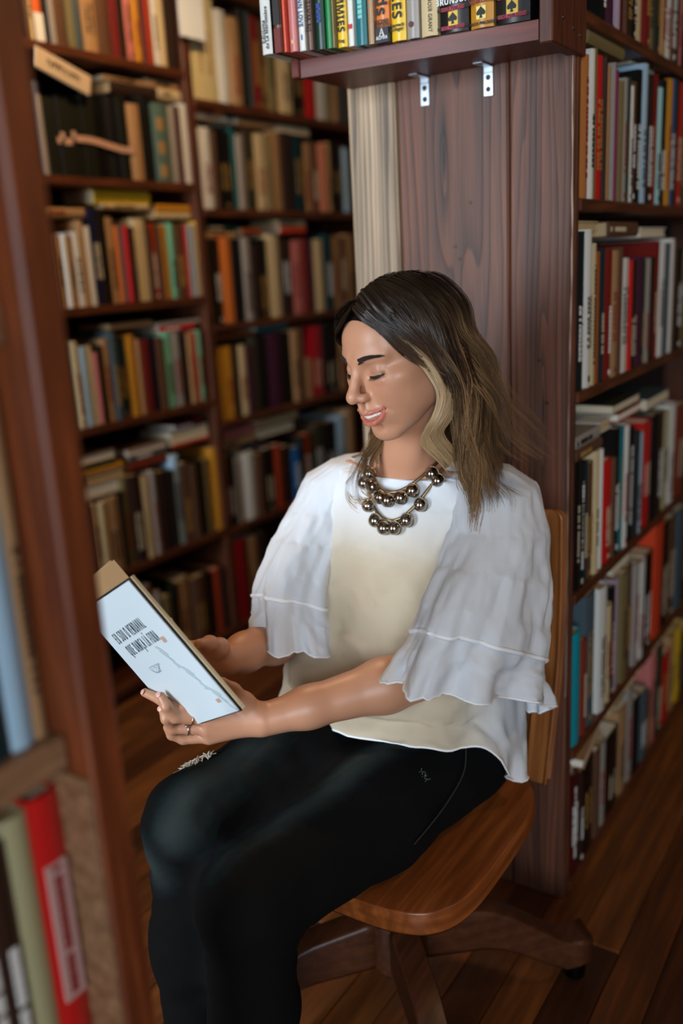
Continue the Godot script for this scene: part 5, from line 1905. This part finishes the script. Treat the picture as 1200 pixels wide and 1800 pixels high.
func front_locks() -> ArrayMesh:
	# the locks that frame the face, laid by hand in head space: parting, temple, cheek, then down over the blouse
	var v := PackedVector3Array()
	var n := PackedVector3Array()
	var ix := PackedInt32Array()
	var col := PackedColorArray()
	# hair laid from the parting over both sides of the brow
	for side in [1.0, -1.0]:
		for k in 34:
			var f := (k + rng.randf_range(-.4, .4)) / 33.0
			var ends := [
				[Vector3(.012, .098, .076), Vector3(.012, .112, -.060)], [Vector3(.040, .078, .078), Vector3(.058, .100, -.066)],
				[Vector3(.067, .046, .060), Vector3(.086, .058, -.076)], [Vector3(.080, .020, .034), Vector3(.092, .010, -.075)],
				[Vector3(.088, -.030, .008), Vector3(.100, -.040, -.092)], [Vector3(.090, -.090, -.006), Vector3(.112, -.098, -.106)], [Vector3(.092, -.160, -.014), Vector3(.128, -.160, -.120)], [Vector3(.096, -.205, -.014), Vector3(.148, -.212, -.136)]]
			var pts := PackedVector3Array()
			var jx := rng.randf_range(-.002, .003)
			var wav := rng.randf_range(-1.2, 1.2)
			for i in ends.size():
				var q: Vector3 = ends[i][0].lerp(ends[i][1], f)
				var t := i / 7.0
				if side < 0:
					q.x = .026 - q.x * (.92 if i < 3 else .86)
					q.z -= .050 * smoothstep(.25, .55, t) * (1.0 - .8 * f)
					q.x += .012 * smoothstep(.3, .55, t)
				q += Vector3(jx, rng.randf_range(-.002, .002), rng.randf_range(-.002, .002)) * (.6 + t)
				q.x += side * .010 * sin(t * 17.0 + f * 5.0 + wav) * smoothstep(.40, .75, t)
				q.z += .009 * cos(t * 15.0 + f * 9.0 + wav) * smoothstep(.40, .75, t)
				pts.append(head_at * off_scalp(q))
			lock_into(v, n, ix, col, spline(pts, 4), 20, rng.randf_range(.0038, .0058), rng.randf_range(.15, .95), rng.randf_range(-.08, .10))
	# short dark hair along the temple
	for k in 14:
		var off := Vector3(rng.randf_range(-.001, .003), rng.randf_range(-.004, .004), rng.randf_range(-.008, .006))
		var pts := PackedVector3Array()
		for q in [Vector3(.040, .086, .070), Vector3(.060, .060, .064), Vector3(.071, .034, .052), Vector3(.079, .008, .034), Vector3(.088, -.022, .012), Vector3(.094, -.055, -.004)]:
			pts.append(head_at * off_scalp(q + off))
		lock_into(v, n, ix, col, spline(pts, 4), 16, .0042, .3, -.15)
	# the pale lock that curls forward on her near cheek
	var near := [Vector3(0.016, 0.112, 0.055), Vector3(0.052, 0.080, 0.060), Vector3(0.074, 0.030, 0.042), Vector3(0.086, -0.015, 0.022), Vector3(0.095, -0.054, 0.018), Vector3(0.095, -0.084, 0.036), Vector3(0.086, -0.106, 0.056), Vector3(0.078, -0.124, 0.052), Vector3(0.078, -0.152, 0.036), Vector3(0.084, -0.185, 0.022)]
	for k in 13:
		var pts := PackedVector3Array()
		var jx := rng.randf_range(-.002, .005)
		var jy := rng.randf_range(-.004, .004)
		for i in near.size():
			var t: float = float(i) / (near.size() - 1)
			pts.append(head_at * off_scalp(near[i] + Vector3(jx * (1.0 + t) + rng.randf_range(-.0015, .0015), jy + rng.randf_range(-.0015, .0015), -.0030 * k * (1.0 - .2 * t) + .004)))
		lock_into(v, n, ix, col, spline(pts, 5), 20, .0036, .9, .50 - .030 * k)
	var far := [Vector3(.006, .104, .070), Vector3(-.036, .086, .072), Vector3(-.063, .054, .056), Vector3(-.075, .022, .036), Vector3(-.074, -.030, -.006), Vector3(-.066, -.085, -.006), Vector3(-.070, -.130, .050), Vector3(-.074, -.160, .095), Vector3(-.072, -.186, .120), Vector3(-.062, -.204, .128), Vector3(-.040, -.210, .128)]
	for k in 12:
		var pts := PackedVector3Array()
		var jx := rng.randf_range(-.002, .004)
		for i in far.size():
			var t: float = float(i) / (far.size() - 1)
			pts.append(head_at * off_scalp(far[i] + Vector3(jx * (1.0 + 2.0 * t) + rng.randf_range(-.002, .002), rng.randf_range(-.003, .003) * (1.0 + 2.0 * t), -.0055 * k * (1.0 - .3 * t) + .004)))
		lock_into(v, n, ix, col, spline(pts, 4), 20, .0046, .8, .28 - .02 * k)
	return arrays(v, n, ix, col)

func off_scalp(q: Vector3) -> Vector3:
	# lift a point clear of the under-layer
	for e in [[Vector3(0, .026, -.020), Vector3(.0825, .0935, .1025)], [Vector3(0, .034, .031), Vector3(.0695, .0650, .0635)]]:
		var d: Vector3 = (q - e[0]) / e[1]
		if d.length() < 1.0 and d.length() > .01:
			q = e[0] + d.normalized() * e[1]
	return q

func scalp_mesh() -> ArrayMesh:
	# the close, dark under-layer of the hair
	var s := Sdf.new()
	s.ell(Vector3(0, .026, -.020), Vector3(.0785, .0895, .0985), .01)
	s.ell(Vector3(0, -.03, -.050), Vector3(.070, .085, .070), .03)
	s.ell(Vector3(0, .034, .031), Vector3(.0655, .061, .0560), .01)
	s.ell(Vector3(0, -.022, .092), Vector3(.080, .100, .074), .004, 1)
	s.ell(Vector3(0, -.110, .07), Vector3(.074, .120, .086), .012, 1)
	var m := s.mesh(Vector3(-.1, -.15, -.14), Vector3(.1, .13, .1), .004)
	for i in m[0].size():
		m[0][i] = head_at * m[0][i]
		m[1][i] = (head_at.basis * m[1][i]).normalized()
	return arrays(m[0], m[1], m[2])

func build_person() -> void:
	head_at = Transform3D(head_basis(), HEAD_C)
	var o := thing("person", "person in a white frilled blouse and torn black jeans, sitting and reading a picture book", "person")
	var skin := plain("skin", Color.WHITE, .42)
	skin.vertex_color_use_as_albedo = true
	skin.subsurf_scatter_enabled = true
	skin.subsurf_scatter_strength = .08
	var t0 := Time.get_ticks_msec()
	put("body", body_mesh(), skin, o)
	print("body ", Time.get_ticks_msec() - t0)
	add_face_parts(o)
	var denim := plain("denim", Color.WHITE, .9, .22)
	denim.vertex_color_use_as_albedo = true
	var j := put("jeans", jeans_mesh(), denim, o)
	print("jeans ", Time.get_ticks_msec() - t0)
	add_jeans_parts(j)
	var cloth := plain("blouse", Color.WHITE, .8, .3)
	cloth.vertex_color_use_as_albedo = true
	cloth.rim_enabled = true
	cloth.rim = .12
	cloth.backlight_enabled = true
	cloth.backlight = Color(.35, .35, .35)
	var sheer := plain("sleeve", Color(.87, .89, .91), .75, .3)
	sheer.rim_enabled = true
	sheer.rim = .12
	sheer.backlight_enabled = true
	sheer.backlight = Color(.6, .6, .6)
	var edge := plain("hem", Color(.94, .95, .96), .8, .3)
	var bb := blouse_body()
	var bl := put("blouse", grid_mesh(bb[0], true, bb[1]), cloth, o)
	put("hem", hem(bb[0], 72, .0022), edge, bl)
	put("neckline", hem(bb[0], 0, .0022), edge, bl)
	for q in [1.0, -1.0]:
		var rows := sleeve(q)
		var sl := put("sleeve", grid_mesh(rows.slice(0, 41), true), sheer, o)
		put("frill", grid_mesh(rows.slice(40), true), sheer, sl)
		put("seam", hem(rows, 40, .0042), edge, sl)
		put("hem", hem(rows, 60, .0020), edge, sl)
	var hm := plain("hair", Color.WHITE, .38)
	hm.vertex_color_use_as_albedo = true
	var dark := plain("scalp", Color(.075, .045, .03), .9, .2)
	var sc := put("hair", scalp_mesh(), dark, o)
	put("long_strands", hair_mesh(), hm, sc).set_meta("kind", "stuff")
	put("front_locks", front_locks(), hm, sc).set_meta("kind", "stuff")
	print("hair ", Time.get_ticks_msec() - t0)
	add_necklace(o)
	add_rings(o)

const HEAD_C := Vector3(1.263, 1.258, -.714)

func head_basis() -> Basis:
	var yaw := deg_to_rad(201.0)
	var pit := deg_to_rad(13.0)
	var rol := deg_to_rad(3.0)
	var f := Vector3(cos(pit) * cos(yaw), -sin(pit), cos(pit) * sin(yaw))
	var l := Vector3.UP.cross(f).normalized()
	var u := f.cross(l)
	return Basis((l * cos(rol) + u * sin(rol)) * 1.02, (u * cos(rol) - l * sin(rol)) * 1.02, f * 1.02)

func add_jeans_parts(j: Node3D) -> void:
	var steel := metal("rivet", Color(.75, .73, .70), .3)
	var riv := SphereMesh.new()
	riv.radius = .0042
	riv.height = .006
	riv.radial_segments = 12
	riv.rings = 6
	put("rivet", riv, steel, j, Vector3(1.232, .640, -.601))
	var stitch := plain("stitch", Color(.16, .15, .13), .9)
	for q in [[Vector3(1.232, .640, -.601), Vector3(1.215, .615, -.590), Vector3(1.19, .585, -.585), Vector3(1.13, .555, -.592), Vector3(1.06, .530, -.606)]]:
		var sp := spline(PackedVector3Array(q), 6)
		put("seam", tube(sp, even(sp.size(), .0011), 5), stitch, j)
	var thread := plain("thread", Color(.74, .72, .66), .9)
	var v := PackedVector3Array()
	var n := PackedVector3Array()
	var ix := PackedInt32Array()
	# frayed white threads across the torn knee
	for k in 60:
		var t := rng.randf()
		var c := Vector3(.925 + .012 * sin(t * 5.0), .630 - .030 * (t - .5) * (t - .5) * 4.0, -.935 + .055 * t)
		c = Vector3(.912 + .048 * t, .6535 + .002 * sin(t * 3.0), -.952 + .040 * t)
		c.y = .582 + sqrt(maxf(.0755 * .0755 - pow(c.z + .893, 2.0), 0.0)) + .001
		var d := Vector3(rng.randf_range(-.012, .012), rng.randf_range(-.003, .003), rng.randf_range(-.008, .008))
		tube_into(v, n, ix, PackedVector3Array([c - d, c + Vector3(0, rng.randf_range(.0, .004), 0), c + d]), even(3, .0009), 4)
	put("torn_threads", arrays(v, n, ix), thread, j)
	v = PackedVector3Array()
	n = PackedVector3Array()
	ix = PackedInt32Array()
	for k in 46:     # the scuffed patch on the near thigh
		var c := Vector3(1.122, .6015, -.6300) + Vector3(.020, .0, .005) * rng.randf_range(-1, 1) + Vector3(-.002, .007, -.008) * rng.randf_range(-1, 1)
		var d := Vector3(.004, .001, .001) * rng.randf_range(.4, 1.2) + Vector3(0, .002, -.002) * rng.randf_range(-1, 1)
		tube_into(v, n, ix, PackedVector3Array([c - d, c + d]), even(2, .0005), 4)
	put("scuffed_threads", arrays(v, n, ix), plain("scuff", Color(.40, .44, .44), .9), j)

func add_necklace(o: Node3D) -> void:
	var chrome := metal("bead", Color(.62, .60, .56), .12)
	var brass := metal("chain", Color(.55, .47, .36), .35)
	var root := Node3D.new()
	root.name = "necklace"
	o.add_child(root, true)
	# two strands hung round the neck, lying on the blouse
	for s in 2:
		var pts := PackedVector3Array()
		var drop: float = [.048, .092][s]
		var half: float = [.066, .078][s]
		for k in 25:
			var t := k / 12.0 - 1.0
			var y := 1.078 - drop * (1.0 - t * t) - (0.0 if s == 0 else .004)
			var z := -.744 + t * half
			var x := 1.365 - .088 * sqrt(maxf(1.0 - t * t * .85, 0.0)) - .12 * maxf(1.060 - y, 0.0) - .010
			pts.append(Vector3(x, y, z))
		put("chain", tube(pts, even(25, .0028), 6), brass, root)
		var cnt: int = [7, 8][s]
		for k in cnt:
			var i := int(round(1.5 + k * 21.0 / (cnt - 1)))
			var sp := SphereMesh.new()
			sp.radius = .0118
			sp.height = .0236
			sp.radial_segments = 20
			sp.rings = 12
			var at := pts[i] + Vector3(-.008, -.012, 0)
			put("bead", sp, chrome, root, at)
			var tor := TorusMesh.new()
			tor.inner_radius = .0106
			tor.outer_radius = .0130
			tor.rings = 20
			tor.ring_segments = 8
			var rim := put("bead_rim", tor, brass, root, at + Vector3(.002, 0, 0))
			rim.rotation.z = PI / 2

func add_rings(o: Node3D) -> void:
	var gold := metal("gold", Color(.80, .60, .45), .2)
	var silver := metal("silver", Color(.75, .74, .73), .18)
	var spots := [[Vector3(0.930, 0.736, -0.886).lerp(Vector3(0.895, 0.750, -0.918), .52), Vector3(-.035, .014, -.032), gold, .0108], [Vector3(0.930, 0.719, -0.890).lerp(Vector3(0.898, 0.727, -0.930), .55), Vector3(-.032, .008, -.04), silver, .0105]]
	for q in spots:
		var tor := TorusMesh.new()
		tor.inner_radius = q[3] - .0012
		tor.outer_radius = q[3] + .0010
		tor.rings = 28
		tor.ring_segments = 8
		var r := put("ring", tor, q[2], o, q[0])
		r.quaternion = Quaternion(Vector3.UP, q[1].normalized())
	var nail := plain("nail_skin", Color(.86, .66, .60), .25)
	for q in [[Vector3(.8872, .782, -.977), Vector3(-.6, .5, -.3)], [Vector3(.8790, .791, -.9345), Vector3(-.75, .65, .1)], [Vector3(.8806, .766, -.9365), Vector3(-.85, .5, .1)]]:
		var sp := SphereMesh.new()
		sp.radius = .0046
		sp.height = .0030
		sp.radial_segments = 12
		sp.rings = 6
		put("fingernail", sp, nail, o, q[0]).quaternion = Quaternion(Vector3.UP, (q[1] as Vector3).normalized())
	var stone := SphereMesh.new()
	stone.radius = .003
	stone.height = .005
	stone.radial_segments = 10
	stone.rings = 5
	put("ring_stone", stone, silver, o, spots[1][0] + Vector3(-.008, .009, .004))
